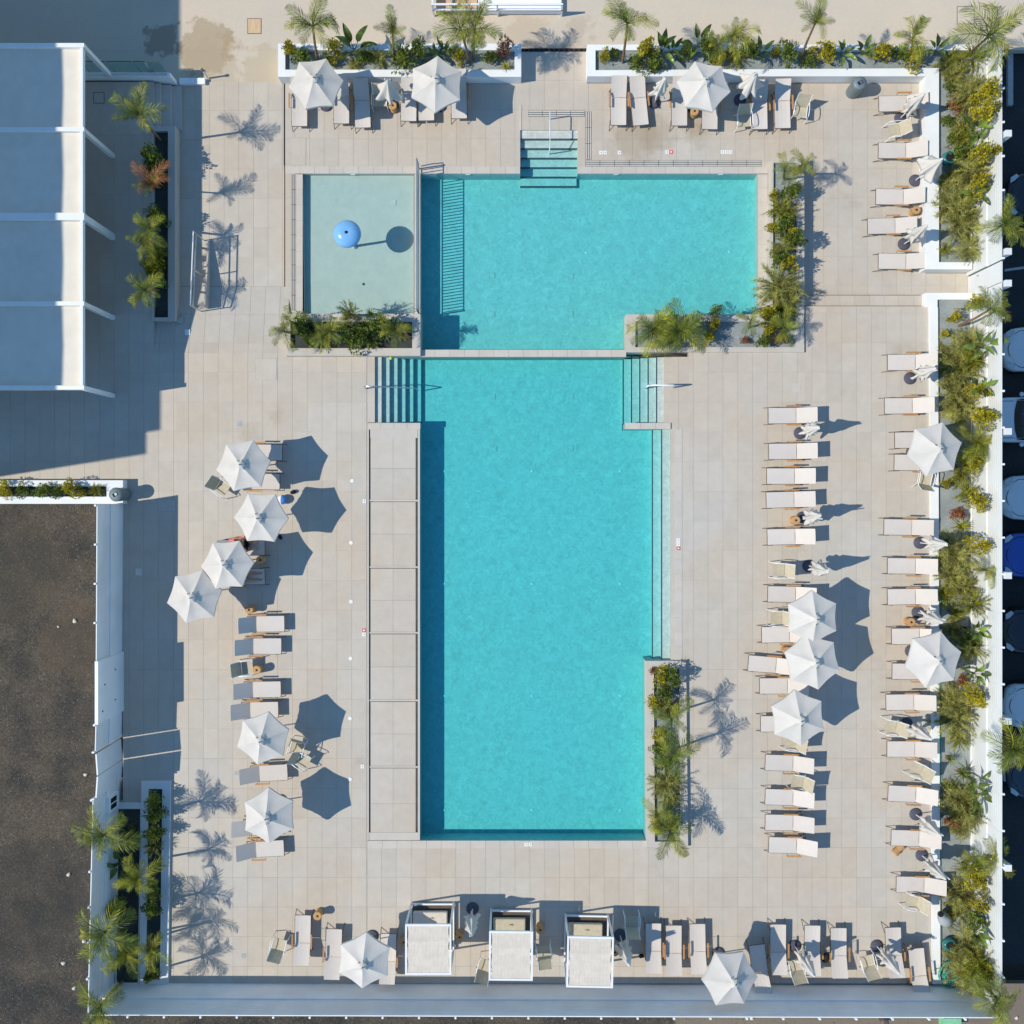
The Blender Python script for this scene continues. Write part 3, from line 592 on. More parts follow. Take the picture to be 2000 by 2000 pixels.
# threshold grille at the terrace entrance between the two white planters
t = thing('entrance_grille', 'dark metal entrance grille between the two white planters', 'grille', P(1082, 98, LOW), 0)
a, b = P(1019, 101, LOW), P(1146, 95, LOW); mb = MB(); mb.box((-(b.x - a.x) / 2, -.06, -.1), ((b.x - a.x) / 2, .06, .03)); mb.build('channel', 'dark', t)
for k in range(13):
    mb = MB(); mb.box((-.012, -.06, .03), (.012, .06, .04)); mb.build('bar', 'darkmetal', t, False, (-(b.x - a.x) / 2 + (b.x - a.x) * (k + .5) / 13, 0, 0))
# ------------------------------------------------------------------ buildings at the left
t = thing('hotel', 'tall plain hotel block left of the pergola whose shade falls on the plaza', 'building', (-26, 0, 0))
mb = MB(); mb.box((-24, -.05, -1), (0, 45, 12.5)); mb.build('block', 'whitewall', t)
mb = MB(); mb.box((-24, .8, 12.5), (-.0, 45, 13.1)); mb.build('parapet', 'white', t)
for k in range(4):
    for j in range(7):
        mb = MB(); mb.box((.0, 1.5 + j * 6, .6 + k * 3.2), (.03, 4.5 + j * 6, 2.9 + k * 3.2)); mb.build('window', 'carglass', t)
t = thing('pergola', 'white framed pergola with beige fabric roof panels, left edge', 'pergola', (0, 0, 0))
PT = 2.95; yb = [88, 252, 422.5, 592.5, 757]
xr = P(163, 0, PT).x; xl = -26.0
for k, y in enumerate(yb):
    wd = .26 if k == 2 else .15; yy = P(0, y, PT).y
    mb = MB(); mb.box((xl, yy - wd / 2, PT - .24), (xr + .02, yy + wd / 2, PT)); mb.build('beam', 'whitemetal', t)
    mb = MB(); w_ = .16 if k != 2 else .24; mb.box((xr - .16, yy - w_ / 2, 0), (xr, yy + w_ / 2, PT - .24)); mb.build('post', 'whitemetal', t)
    if k < 4:
        y2 = P(0, yb[k + 1], PT).y; mb = MB(); ya, yc = y2 + .08 + (.06 if k == 1 else 0), yy - .08 - (.06 if k == 2 else 0); nn = 40; vs = []
        for q in range(nn + 1):
            x = xl + (xr - .14 - xl) * q / nn; fz = .012 * (q % 3 == 0); vs += [(x, ya, PT - .16 - fz), (x, (ya + yc) / 2, PT - .19 - fz), (x, yc, PT - .16 - fz)]
        mb.add(vs, [(3 * q + r, 3 * q + 3 + r, 3 * q + 4 + r, 3 * q + 1 + r) for q in range(nn) for r in (0, 1)]); mb.build('roof_panel', 'roofcloth', t, True)
ya, yc = P(0, yb[-1], PT).y, P(0, yb[0], PT).y
mb = MB(); mb.box((xr - .13, ya + .08, PT - .22), (xr - .03, yc - .08, PT - .02)); mb.build('gutter', 'whitemetal', t)
# stair down from the plaza, guard rails
t = thing('plaza_stair', None, None, (0, 0, 0), kind='structure')
for k, x in enumerate((293, 311, 329)):
    a, b = P(x, 246, 0), P(x + 18, 160, 0); mb = MB(); mb.box((a.x, a.y, -.9), (b.x, b.y, -.14 * (k + 1))); mb.build('tread', 'coping', t)
t = thing('guard_wall', 'low wall with a pale rail at the top of the plaza stair', 'wall', P(164, 154, 0))
L_ = P(338, 154, 0).x - P(164, 154, 0).x
mb = MB(); mb.box((-1.5, -.05, -.7), (L_, .10, .35)); mb.build('wall', 'whitewall', t)
mb = MB(); mb.tube([(-1.5, .03, .40), (L_ - .1, .03, .40)], .03); mb.build('rail', 'steel', t)
t = thing('glass_guard', 'glass balustrade with thin dark rail above the plaza', 'balustrade', P(164, 130, 0))
L_ = P(318, 130, 0).x - P(164, 130, 0).x
for k in range(3):
    mb = MB(); mb.box((L_ * k / 3 + .02, -.008, -.5), (L_ * (k + 1) / 3 - .02, .008, .45)); mb.build('pane', 'glass', t)
    mb = MB(); mb.tube([(L_ * k / 3, 0, -.6), (L_ * k / 3, 0, .5)], .02); mb.build('post', 'steel', t)
mb = MB(); mb.tube([(0, 0, .47), (L_, 0, .47)], .018); mb.build('rail', 'darkmetal', t)
mb = MB(); mb.tube([(0, 0, -.6), (0, 0, -.2), (0, 0, .25), (0, 0.05, .3)], .07, 10); o = mb.build('vent_pipe', 'steel', None, True, P(288, 130, 0)); tag(o, 'grey metal vent pipe beside the glass balustrade', 'pipe')
mb = MB(); mb.box((0, -.12, -.7), (1.0, .12, -.2)); o = mb.build('garden_wall', 'whitewall', None, False, P(347, 154, -.2)); tag(o, 'short pale wall end between the stair and the lower deck', 'wall')
t = thing('bollard_lamp', 'thin white bollard lamp at the end of the short pale wall', 'lamp', P(406, 152, LFT))
mb = MB(); mb.tube([(0, 0, 0), (0, 0, .7)], .035, 8); mb.build('post', 'whitemetal', t)
mb = MB(); mb.lathe([(.06, .7), (.06, .78), (.02, .8)], 10); mb.build('head', 'darkmetal', t)
# ramp railing and its wedge wall
t = thing('ramp_railing', 'pale double rail beside the ramp left of the paddling pool', 'railing', P(392, 600, 0))
y0, y1 = P(0, 606, -.1).y - P(0, 600).y, P(0, 470, LFT).y - P(0, 600).y
for dz in (.5, .82):
    mb = MB(); mb.tube([(-.12, y0, dz + .08), (-.02, y1, dz + .03)], .026, 8); mb.build('rail', 'steel' if dz < .6 else 'whitemetal', t)
for f in (0, .5, 1):
    mb = MB(); yy = y0 + (y1 - y0) * f; mb.tube([(-.08 + f * .06, yy, -.6), (-.11 + f * .09, yy, .88)], .024, 6); mb.build('post', 'steel', t)
mb = MB(); mb.prism([(y0 + .1, -.6), (y1, -.6), (y1, -.42), (y0 + .1, .12)], -.03, .03); mb.build('wedge_wall', 'coping', t, False, (.18, 0, 0), (R_(90), 0, R_(90)))
# ------------------------------------------------------------------ platform at the top edge
t = thing('loading_platform', 'white platform with orange planks and a white guard rail, top edge', 'platform', P(848, 33, -.6))
mb = MB(); x1 = P(1096, 0, -.6).x - P(848, 0, -.6).x; mb.box((1.75, .1, -.02), (x1, 2.5, .25)); mb.build('ramp_deck', 'whitewall', t)
mb = MB(); mb.box((.08, .1, -.02), (.45, 2.5, .03)); mb.build('step_well', 'darkmetal', t)
for k in range(3):
    mb = MB(); mb.box((.47 + k * .42, .05, .06), (.47 + k * .42 + .39, 2.5, .12)); mb.build('plank', 'plank', t)
for f in (0, .5, 1):
    mb = MB(); mb.box((x1 * f - .035, 0, 0), (x1 * f + .035, .07, .95)); mb.build('post', 'whitemetal', t)
for z in (.5, .92):
    mb = MB(); mb.box((-.03, .0, z), (x1 + .03, .07, z + .06)); mb.build('rail', 'whitemetal', t)
mb = MB(); mb.box((-.03, .08, .92), (.04, 2.5, .98)); mb.build('rail', 'whitemetal', t)

# ------------------------------------------------------------------ pool fittings
t = thing('pool_railing', 'grey bar railing between the paddling pool and the deep upper pool', 'railing', P(818.5, 613, LOW))
Ly = P(0, 330, LOW).y - P(0, 613, LOW).y; nb_ = 46
for z in (.12, 1.04):
    mb = MB(); mb.tube([(0, 0, z), (0, Ly, z)], .022, 6); mb.build('rail', 'steel', t)
bm_ = MB(); bm_.tube([(0, 0, .12), (0, 0, 1.04)], .02, 5); me = bm_.mesh('baluster', 'steel')
for k in range(nb_): link('baluster', me, t, (0, Ly * (k + .5) / nb_, 0))
bm_ = MB(); bm_.tube([(0, 0, -.1), (0, 0, 1.08)], .03, 8); me = bm_.mesh('post', 'steel')
for f in (0, 1): link('post', me, t, (0, Ly * f, 0))
mb = MB(); mb.tube([(0, Ly, 1.04), (0, Ly + .1, 1.0), (0, Ly + .12, .5), (0, Ly + .1, .1)], .022, 6); mb.build('end_loop', 'steel', t)
t = thing('water_mushroom', 'sky blue water mushroom standing in the paddling pool', 'water feature', P(693, 481, LOW - .27))
mb = MB(); mb.tube([(0, 0, 0), (0, 0, 1.1), (.0, .03, 2.0)], [.055, .05, .05], 10); mb.build('pole', 'steel', t, True)
mb = MB(); mb.lathe([(.03, 2.14), (.16, 2.16), (.32, 2.12), (.45, 2.03), (.52, 1.93), (.53, 1.88), (.50, 1.87), (.3, 1.98), (.06, 2.0)], 40); mb.build('cap', 'blue', t, True)
mb = MB(); mb.lathe([(.055, 2.145), (.055, 2.175), (.04, 2.18)], 12); mb.build('spout', 'dark', t)
mb = MB(); mb.lathe([(.12, 0), (.12, .03), (.06, .04)], 12); mb.build('foot', 'steel', t)
def handrail(label, pts, loc, r=.022, m='whitemetal'):
    mb = MB(); mb.tube(pts, r, 8); return tag(mb.build('handrail', m, None, True, loc), label, 'handrail', 'pool step handrails')
handrail('white steel handrail at the upper pool entry steps', [(0, 1.15, -.0), (0, 1.15, .85), (0, 1.1, .92), (0, .3, .90), (0, -.12, .62), (0, -.12, -.7), (0, -.12, -.8)], P(1073, 290, LOW))
handrail('thin dark handrail across the left stairs of the long pool', [(-.35, 0, 0), (-.3, 0, .75), (-.2, 0, .82), (.2, 0, .8), (1.5, 0, .15), (1.6, 0, .05), (1.65, 0, -.7)], P(732, 759, 0), .022, 'steel')
handrail('white handrail across the right stairs of the long pool', [(.35, 0, 0), (.3, 0, .82), (.2, 0, .88), (-.6, 0, .80), (-.7, 0, .72), (-.72, 0, -.3)], P(1297, 757, 0), .03)

# ------------------------------------------------------------------ sunshades
def parasol_base(t):
    mb = MB(); mb.lathe([(.24, 0), (.24, .04), (.20, .075), (.05, .09)], 28); mb.build('base', 'base', t, True)
def open_canopy():
    mb = MB(); nr, na = 7, 8; vs = [(0, 0, .50)]; fs = []
    for r in range(1, nr + 1):
        f = r / nr
        for s in range(6):
            for k in range(na):
                u = k / na; ang = math.pi / 3 * (s + u); hexr = math.cos(math.pi / 6) / math.cos(math.pi / 3 * (u - .5))
                sc_ = 1 - .05 * math.sin(math.pi * u) * f * f; R = 1.06 * f * hexr * sc_
                z = .50 * (1 - f) ** 1.0 - .03 * math.sin(math.pi * f) - .03 * math.sin(math.pi * u) * math.sin(math.pi * min(1, f * 1.0)) ; vs.append((R * math.cos(ang), R * math.sin(ang), z))
    m = 6 * na
    fs += [(0, 1 + j, 1 + (j + 1) % m) for j in range(m)]
    for r in range(nr - 1): fs += [(1 + r * m + j, 1 + (r + 1) * m + j, 1 + (r + 1) * m + (j + 1) % m, 1 + r * m + (j + 1) % m) for j in range(m)]
    b0 = len(vs); e = 1 + (nr - 1) * m
    vs += [(vs[e + j][0] * 1.0, vs[e + j][1] * 1.0, vs[e + j][2] - .13 - .015 * math.sin(j * 2.3)) for j in range(m)]
    fs += [(e + j, b0 + j, b0 + (j + 1) % m, e + (j + 1) % m) for j in range(m)]
    mb.add(vs, fs); return mb
def rib_mesh():
    mb = MB(); mb.tube([(.03, 0, .465), (.55, 0, .20), (1.03, 0, -.03)], .012, 5); return mb
OC = open_canopy().mesh('canopy', 'canvas'); RB = rib_mesh().mesh('rib', 'darkmetal')
cm = MB(); cm.lathe([(.17, 0), (.10, .045), (.02, .075)], 6); CAP = cm.mesh('vent_cap', 'canvas')
cm = MB(); cm.lathe([(.018, 0), (.028, .03), (.02, .07), (.008, .085)], 8); FIN = cm.mesh('finial', 'darkmetal')
cm = MB(); cm.box((-.03, -.012, 0), (.03, .012, .014)); STR = cm.mesh('strap', 'darkmetal')
RIM = 2.12
OPEN = [  # photo pixels of the canopy corners, then what tells it apart
 ('at the top left, left of the half folded one', [(588, 122), (636, 114), (669.5, 155), (649, 210), (598, 216), (566, 172)], LOW, 0),
 ('at the top left, right of the half folded one', [(856, 111), (898.5, 138.5), (900, 197), (849, 222.5), (803, 189), (808, 137)], LOW, 0),
 ('in front of the top right white planter', [(1358.5, 119), (1409, 129.5), (1424.5, 178.5), (1389.5, 222.5), (1339, 211), (1322, 160.5)], LOW, 0),
 ('over the fence planter wall at the upper right', [(1840, 827.5), (1879, 866), (1863.5, 918), (1810.5, 928), (1770.5, 888), (1781, 840)], 0, 0),
 ('topmost of the three in the middle right row', [(1585, 1152.5), (1634, 1184), (1632, 1237), (1600, 1245), (1532, 1235.5), (1533.5, 1181)], 0, 0),
 ('middle one of the three in the middle right row', [(1576, 1237), (1627, 1253.5), (1638.5, 1309), (1597, 1344), (1542.5, 1331), (1532.5, 1271.5)], 0, 0),
 ('lowest of the three in the middle right row', [(1552, 1349), (1602, 1369), (1608.5, 1424.5), (1570, 1455.5), (1509, 1432), (1505, 1378)], 0, 0),
 ('over the fence planter wall, lower right', [(1835, 1234), (1879, 1275.5), (1863.5, 1331), (1808, 1338), (1768, 1300), (1777, 1247)], 0, 0),
 ('topmost on the left deck', [(440, 869), (494, 861), (530, 901), (512, 951), (457, 959), (424.5, 915)], 0, 0),
 ('second from the top on the left deck, beside the beach ball', [(484.5, 967), (541, 965), (564, 1011), (535, 1058), (483, 1057), (457, 1009)], 0, 0),
 ('third on the left deck, overlapping the leftmost one', [(411.5, 1062), (470, 1055.5), (497, 1101), (475, 1149), (427, 1141), (389.5, 1107)], 0, 0),
 ('leftmost on the left deck, near the left fence', [(341.5, 1125.5), (398.5, 1112.5), (433.5, 1154), (416.5, 1204.5), (366, 1215), (327.5, 1178.5)], 0, 0),
 ('upper of the two at the lower left deck', [(521, 1391), (562, 1430), (560, 1478), (508, 1493), (461, 1449), (474, 1406)], 0, 0),
 ('lower of the two at the lower left deck', [(523, 1539), (568.6, 1562), (573.8, 1620), (528.5, 1649), (482, 1620), (480, 1562)], 0, 0),
 ('at the bottom, left of the first cabana', [(712, 1818), (761, 1850.5), (758.8, 1909), (707, 1929.5), (664, 1896), (668, 1844)], 0, 0),
 ('tilted, at the bottom against the fence, right of the three cabanas', [(1394.5, 1859.5), (1451.5, 1862), (1481.5, 1911.5), (1454, 1963), (1400, 1960.5), (1370, 1902)], 0, 9),
]
proto = None
for k, (where, vs_, zl, tilt) in enumerate(OPEN):
    RIM = 1.88 if 8 <= k <= 13 else 2.08; zr = zl + RIM; pts = [P(x, y, zr) for x, y in vs_]; c = sum(pts, Vector()) / 6; Rm = sum((p - c).length for p in pts) / 6
    sx = sum(math.cos(6 * math.atan2((p - c).y, (p - c).x)) for p in pts); sy = sum(math.sin(6 * math.atan2((p - c).y, (p - c).x)) for p in pts); rz = math.atan2(sy, sx) / 6
    t = thing('sunshade', f'open white sunshade {where}', 'sunshade', (c.x, c.y, zl), rz, 'open white sunshades')
    s = Rm / 1.06
    for nm, me, lo, sc_ in (('canopy', OC, (0, 0, RIM + .06), (s, s, 1)),):
        cn = link(nm, me, t, lo); cn.scale = sc_
        if not tilt: cn.rotation_euler = (R_(2.2 * math.sin(k * 2.3)), R_(2.0 * math.cos(k * 1.7)), 0)
        if tilt: cn.rotation_euler = (R_(-tilt * .35), R_(tilt), 0); cn.rotation_euler.rotate(Matrix.Rotation(0, 3, 'Z'))
    link('vent_cap', CAP, cn, (0, 0, .475)); link('finial', FIN, cn, (0, 0, .55))
    for q in range(6):
        a = math.pi / 3 * q; r_ = link('rib', RB, cn, (0, 0, -.03), (0, 0, a))
        if q in (0, 1, 5, 2): link('strap', STR, cn, (.20 * math.cos(a), .20 * math.sin(a), .425), (0, R_(25), a))
    mb = MB(); mb.tube([(0, 0, .08), (0, 0, RIM + .5)], .022, 8); mb.build('pole', 'whitemetal', t); parasol_base(t)
def closed_canopy(seed, half):
    r_ = random.Random(seed); ph = r_.random() * 6; mb = MB(); n = 48
    if half: prof = [(.03, 2.50), (.07, 2.36), (.14, 2.1), (.22, 1.85), (.32, 1.6), (.40, 1.42), (.43, 1.36)]
    else: prof = [(.025, 2.52), (.06, 2.42), (.095, 2.2), (.13, 1.95), (.175, 1.7), (.205, 1.5), (.135, 1.36), (.18, 1.22), (.25, 1.05), (.22, .98)]
    cx, cy = r_.uniform(-.02, .02), r_.uniform(-.02, .02)
    def fn(th, z):
        k = (2.5 - z) / 1.5; return 1 + (.30 if half else .36) * min(1, k * 1.3) * math.cos(6 * th + ph) + .16 * k * math.sin(11 * th + ph * 2 + z * 4) + .10 * k * math.cos(3 * th + z * 6)
    mb.lathe(prof, n, (0, 0, 0), 0, fn)
    vs2 = []
    for (x, y, z) in mb.v: k = max(0, 2.4 - z); zz = z + (.10 * k * math.sin(5 * math.atan2(y, x) + ph)); vs2.append((x + cx * k, y + cy * k, zz))
    mb.v = vs2; return mb
CC = [closed_canopy(s, False).mesh('folded_canopy', 'canvas', True) for s in range(4)]; CH = [closed_canopy(s + 9, True).mesh('folded_canopy', 'canvas', True) for s in range(3)]
CLOSED = [ (767, 206, LOW, 'half folded cream sunshade between the two open ones at the top', 1), (1278, 201, LOW, 'folded cream sunshade between loungers at the top right planter', 0), (1445, 196, LOW, 'half folded cream sunshade right of the open one at the top right', 1),
 (1758, 231, LOW, 'folded cream sunshade leaning over the topmost fence row lounger', 0), (1787, 353, LOW, 'half folded cream sunshade touching the upper fence planter wall', 1), (1765, 477, LOW, 'folded cream sunshade just above the gate passage', 0),
 (1777, 739, 0, 'folded cream sunshade between the first two fence row loungers below the gate', 0), (1562, 846, 0, 'folded cream sunshade below the topmost lounger of the middle right row', 0), (1567, 1011, 0, 'folded cream sunshade beside the rattan stool of the middle right row', 0),
 (1579, 1105, 0, 'folded cream sunshade behind the tan chair of the middle right row', 0), (1796, 1060, 0, 'folded cream sunshade beside the fence planter, above two loungers', 0), (1792, 1196, 0, 'folded cream sunshade beside the rattan stool at the fence planter', 0),
 (1770, 1413, 0, 'folded cream sunshade behind the tan chair at the fence planter', 0), (1788, 1590, 0, 'folded cream sunshade, second from the bottom at the fence planter', 0), (1800, 1670, 0, 'folded cream sunshade, lowest at the fence planter, by the tipped stool', 0),
 (1552, 1847, 0, 'folded cream sunshade in the bottom row beside a tan chair, left', 0), (1712, 1847, 0, 'folded cream sunshade in the bottom row at the far right', 0), (1211, 1826, 0, 'folded cream sunshade right of the third cabana', 0), (923, 1774, 0, 'folded cream sunshade between the first and second cabana', 0)]
for k, (x, y, z, l, half) in enumerate(CLOSED):
    t = thing('folded_sunshade', l, 'sunshade', P(x, y, z), k * 1.3, 'folded cream sunshades')
    link('canopy', (CH[k % 3] if half else CC[k % 4]), t, (0, 0, 0), (R_(2 * math.sin(k)), R_(2 * math.cos(k * 2)), 0))
    mb = MB(); mb.tube([(0, 0, .08), (0, 0, 2.56)], .022, 8); mb.build('pole', 'whitemetal', t)
    mb = MB(); mb.tube([(.0, 0, 1.34), (.0, 0, 1.39)], .15, 12); 
    parasol_base(t)

# ------------------------------------------------------------------ loungers and chairs
def lounger_proto():
    t = thing('sun_lounger', 'x', 'sun lounger')
    def sl(L, nm, n=6):
        mb = MB(); vs, fs = [], []
        for i in range(n + 1):
            for j in range(5):
                u = j / 4 - .5; vs.append((L * i / n, u * .60, -.022 * (1 - (2 * u) ** 2) + .012))
        fs = [(i * 5 + j, i * 5 + 5 + j, i * 5 + 6 + j, i * 5 + 1 + j) for i in range(n) for j in range(4)]
        b0 = len(vs); vs += [(x, y, z - .02) for x, y, z in vs]; fs += [tuple(b0 + q for q in f[::-1]) for f in fs]
        edge = [(0, j) for j in range(5)] + [(i, 4) for i in range(1, n + 1)] + [(n, j) for j in range(3, -1, -1)] + [(i, 0) for i in range(n - 1, 0, -1)]
        ids = [i * 5 + j for i, j in edge]; m = len(ids); fs += [(ids[q], b0 + ids[q], b0 + ids[(q + 1) % m], ids[(q + 1) % m]) for q in range(m)]
        mb.add(vs, fs); return mb.build(nm, 'sling', t, False)
    s = sl(1.06, 'seat'); s.location = (.0, 0, .36); b = sl(.80, 'backrest'); b.location = (1.075, 0, .36); b['hinge'] = 1
    fr = MB()
    for sgn in (-1, 1): fr.tube([(-.01, sgn * .305, .345), (1.08, sgn * .305, .345), (1.42, sgn * .305, .33)], .017, 6)
    fr.tube([(-.01, -.305, .345), (-.01, .305, .345)], .015, 6); fr.tube([(1.42, -.305, .33), (1.42, .305, .33)], .015, 6); fr.build('frame', 'darkmetal', t)
    for sgn in (-1, 1):
        mb = MB(); mb.tube([(.20, sgn * .325, .34), (-.11, sgn * .33, .0)], .013, 6); mb.build('leg', 'darkmetal', t)
        mb = MB(); mb.tube([(1.10, sgn * .33, .34), (1.48, sgn * .335, .0)], .018, 6); mb.build('leg', 'darkmetal', t)
        mb = MB(); mb.box((.66, sgn * .365 - .03, .515), (1.22, sgn * .365 + .03, .545)); mb.build('armrest', 'wood', t)
        mb = MB(); mb.tube([(.70, sgn * .35, .35), (.72, sgn * .365, .505), (1.16, sgn * .365, .505), (1.18, sgn * .35, .35)], .013, 5); mb.build('arm_bracket', 'darkmetal', t)
    return t
LP = None
def lounger(label, x, y, z, deg, back=28, group='cream sun loungers'):
    """x,y: photo pixel of the middle of the foot edge of the seat; deg: the way the head end points"""
    global LP
    p = P(x, y, z + .36); loc = (p.x, p.y, z); rz = R_(deg + 1.1 * math.sin(y * 1.3 + x))
    if LP is None: LP = lounger_proto()
    r, ch = copy_thing(LP, label, loc, rz, group)
    for c in ch:
        if c.get('hinge'): c.rotation_euler = (0, R_(-back + 4 * math.sin(x * .7 + y)), 0)
    return r
# along the car park fence
FR = [(1717, 203, LOW, 0, 26), (1716, 294, LOW, 0, 26), (1711, 384, LOW, 0, 26), (1695, 442, LOW, 0, 20), (1716, 510, LOW, 0, 22), (1734, 708, 0, 0, 26), (1728, 793, 0, 0, 26), (1748, 860, 0, 0, 26), (1747, 903, 0, 0, 26), (1727, 1029, 0, 0, 14), (1734, 1105, 0, 0, 26),
      (1734, 1166, 0, 0, 26), (1742, 1243, 0, 0, 26), (1743, 1311, 0, 0, 26), (1731, 1372, 0, 0, 26), (1733, 1463, 0, 0, 14), (1735, 1549, 0, -2, 28), (1741, 1636, 0, -1, 26), (1751, 1727, 0, -1, 26)]
FX = ['topmost, below the litter bin and the planter corner', 'second from the top, between tan chair and half folded sunshade', 'third from the top, just above the orange stool', 'fourth from the top, set farthest from the planter', 'lowest above the gate passage',
      'first below the gate passage', 'second below the gate passage', 'upper one under the open sunshade below the gate', 'lower one under the open sunshade below the gate', 'alone above a folded sunshade', 'upper of a close pair', 'lower of a close pair',
      'upper one under the lower right open sunshade', 'lower one under the lower right open sunshade', 'between open sunshade and tan chair', 'flattest, between two tan chairs', 'third from the bottom', 'second from the bottom, above the tipped stool', 'lowest, above the last tan chair']
for (x, y, z, d, b), l in zip(FR, FX): lounger(f'fence row lounger, {l}', x, y, z, d, b, 'cream sun loungers in the fence row')
MR = [(1501, 812, 0, 1, 27), (1502, 882, 0, 1, 27), (1498, 930, 0, 1, 27), (1497, 977, 0, 1, 27), (1499, 1049, 0, 2, 36), (1500, 1160, 0, 0, 27), (1488, 1240, 0, 0, 24), (1462, 1295, 0, -4, 24), (1484, 1340, 0, 0, 24), (1486, 1414, 0, 0, 24), (1495, 1489, 0, -2, 30), (1495, 1556, 0, -1, 30), (1495, 1606, 0, -2, 30), (1502, 1650, 0, -2, 30)]
MX = ['topmost, above a folded sunshade', 'second from the top', 'third from the top', 'fourth from the top, above the rattan stool', 'fifth from the top, below the rattan stool', 'reaching under the top open sunshade', 'between the top two open sunshades', 'turned slightly, left of the middle open sunshade', 'between the lower two open sunshades', 'under the lowest open sunshade',
      'fourth from the bottom', 'third from the bottom, below the tan chair', 'second from the bottom', 'lowest']
for (x, y, z, d, b), l in zip(MR, MX): lounger(f'middle right row lounger, {l}', x, y, z, d, b, 'cream sun loungers in the middle right row')
LR = [(551, 884, 180, 40), (546, 941, 180, 40), (517, 1069, 180, 30), (517, 1126, 180, 30), (555, 1218, 180, 43), (549, 1262, 180, 44), (548, 1346, 182, 43), (543, 1386, 180, 40), (561, 1508, 182, 34), (547, 1617, 180, 30), (554, 1656, 184, 40)]
LX = ['upper one under the topmost sunshade', 'lower one under the topmost sunshade', 'with a person on it under two sunshades', 'with legs on it below the person with the pink towel', 'first below the leftmost sunshade', 'second below the leftmost sunshade', 'just below the tan chair and stool', 'half under the upper of the two lower sunshades', 'between the two lower sunshades', 'mostly under the lowest sunshade', 'lowest, below the last sunshade']
for (x, y, d, b), l in zip(LR, LX): lounger(f'cream left deck lounger, {l}', x, y, 0, d, b, 'cream sun loungers on the left deck')
TR = [(585, 246, 90), (667, 241, 90), (709, 249, 91), (798, 236, 90), (833, 235, 90), (897, 231, 91), (1208, 244, 91), (1252, 244, 97), (1327, 245, 91), (1386, 252, 90), (1484, 252, 90), (1529, 250, 91)]
TX = ['leftmost, under the left open sunshade', 'second from the left, half in sunshade shadow', 'third from the left, in shadow', 'just right of the half folded sunshade', 'under the middle of the second open sunshade', 'right edge of the second open sunshade', 'leftmost above the upper pool, right of the steps', 'turned slightly, left of a folded sunshade', 'left one under the right open sunshade', 'right one under the right open sunshade', 'between the two tan chairs, left', 'between the two tan chairs, right']
for (x, y, d), l in zip(TR, TX): lounger(f'cream top row lounger, {l}', x, y, LOW, d, 24, 'cream sun loungers in the top row')
BR = [(592, 1788, -92, 16), (653, 1815, -92, 20), (759, 1824, -92, 20), (1276, 1804, -91, 16), (1316, 1808, -90, 16), (1362, 1805, -90, 16), (1478, 1846, -84, 28), (1520, 1806, -90, 18), (1587, 1808, -90, 16), (1638, 1813, -89, 16), (1744, 1812, -88, 18), (1789, 1853, -85, 24)]
BX = ['leftmost, right of the tan chair', 'second from the left', 'right of the open sunshade, beside the first cabana', 'first right of the third cabana', 'second right of the third cabana', 'third right of the third cabana', 'dark in the shade of the tilted sunshade', 'first right of the shaded one', 'second right of the shaded one', 'third right of the shaded one', 'second from the right end', 'rightmost, reaching the fence']
for (x, y, d, b), l in zip(BR, BX): lounger(f'cream bottom row lounger, {l}', x, y, 0, d, b, 'cream sun loungers in the bottom row')
bpy.data.objects.remove([o for o in LP.children][0]) if False else None
for o in list(LP.children): bpy.data.objects.remove(o)
bpy.data.objects.remove(LP)

def chair_proto():
    t = thing('armchair', 'x', 'chair'); H_ = .42
    def panel(nm, pts, wd):
        mb = MB(); vs = []
        for (x, z) in pts:
            for j in range(4): u = j / 3 - .5; vs.append((x, u * wd, z - .02 * (1 - (2 * u) ** 2)))
        n = len(pts); fs = [(i * 4 + j, i * 4 + 4 + j, i * 4 + 5 + j, i * 4 + 1 + j) for i in range(n - 1) for j in range(3)]
        b0 = len(vs); vs += [(x, y, z - .018) for x, y, z in vs]; fs += [tuple(b0 + q for q in f[::-1]) for f in fs]
        for a in (0, 3): fs += [(i * 4 + a, i * 4 + 4 + a, b0 + i * 4 + 4 + a, b0 + i * 4 + a) for i in range(n - 1)]
        mb.add(vs, fs); return mb.build(nm, 'tan', t)
    panel('seat', [(-.24, .44), (-.1, .425), (.05, .41), (.20, .40)], .50); panel('backrest', [(.215, .405), (.30, .60), (.40, .80), (.47, .95)], .50)
    for s in (-1, 1):
        mb = MB(); y = s * .285; mb.tube([(-.30, y * 1.05, 0), (-.27, y * 1.04, .42), (-.22, y * 1.03, .63), (-.10, y * 1.02, .665), (.12, y, .65), (.30, y * .96, .60)], .017, 6); mb.build('arm', 'whitemetal', t)
        mb = MB(); mb.tube([(.36, y, 0), (.25, y, .40)], .016, 6); mb.build('leg', 'whitemetal', t)
        mb = MB(); mb.tube([(-.25, s * .26, .44), (.21, s * .26, .40), (.47, s * .26, .955)], .014, 6); mb.build('side_rail', 'whitemetal', t)
    return t
CP = chair_proto()
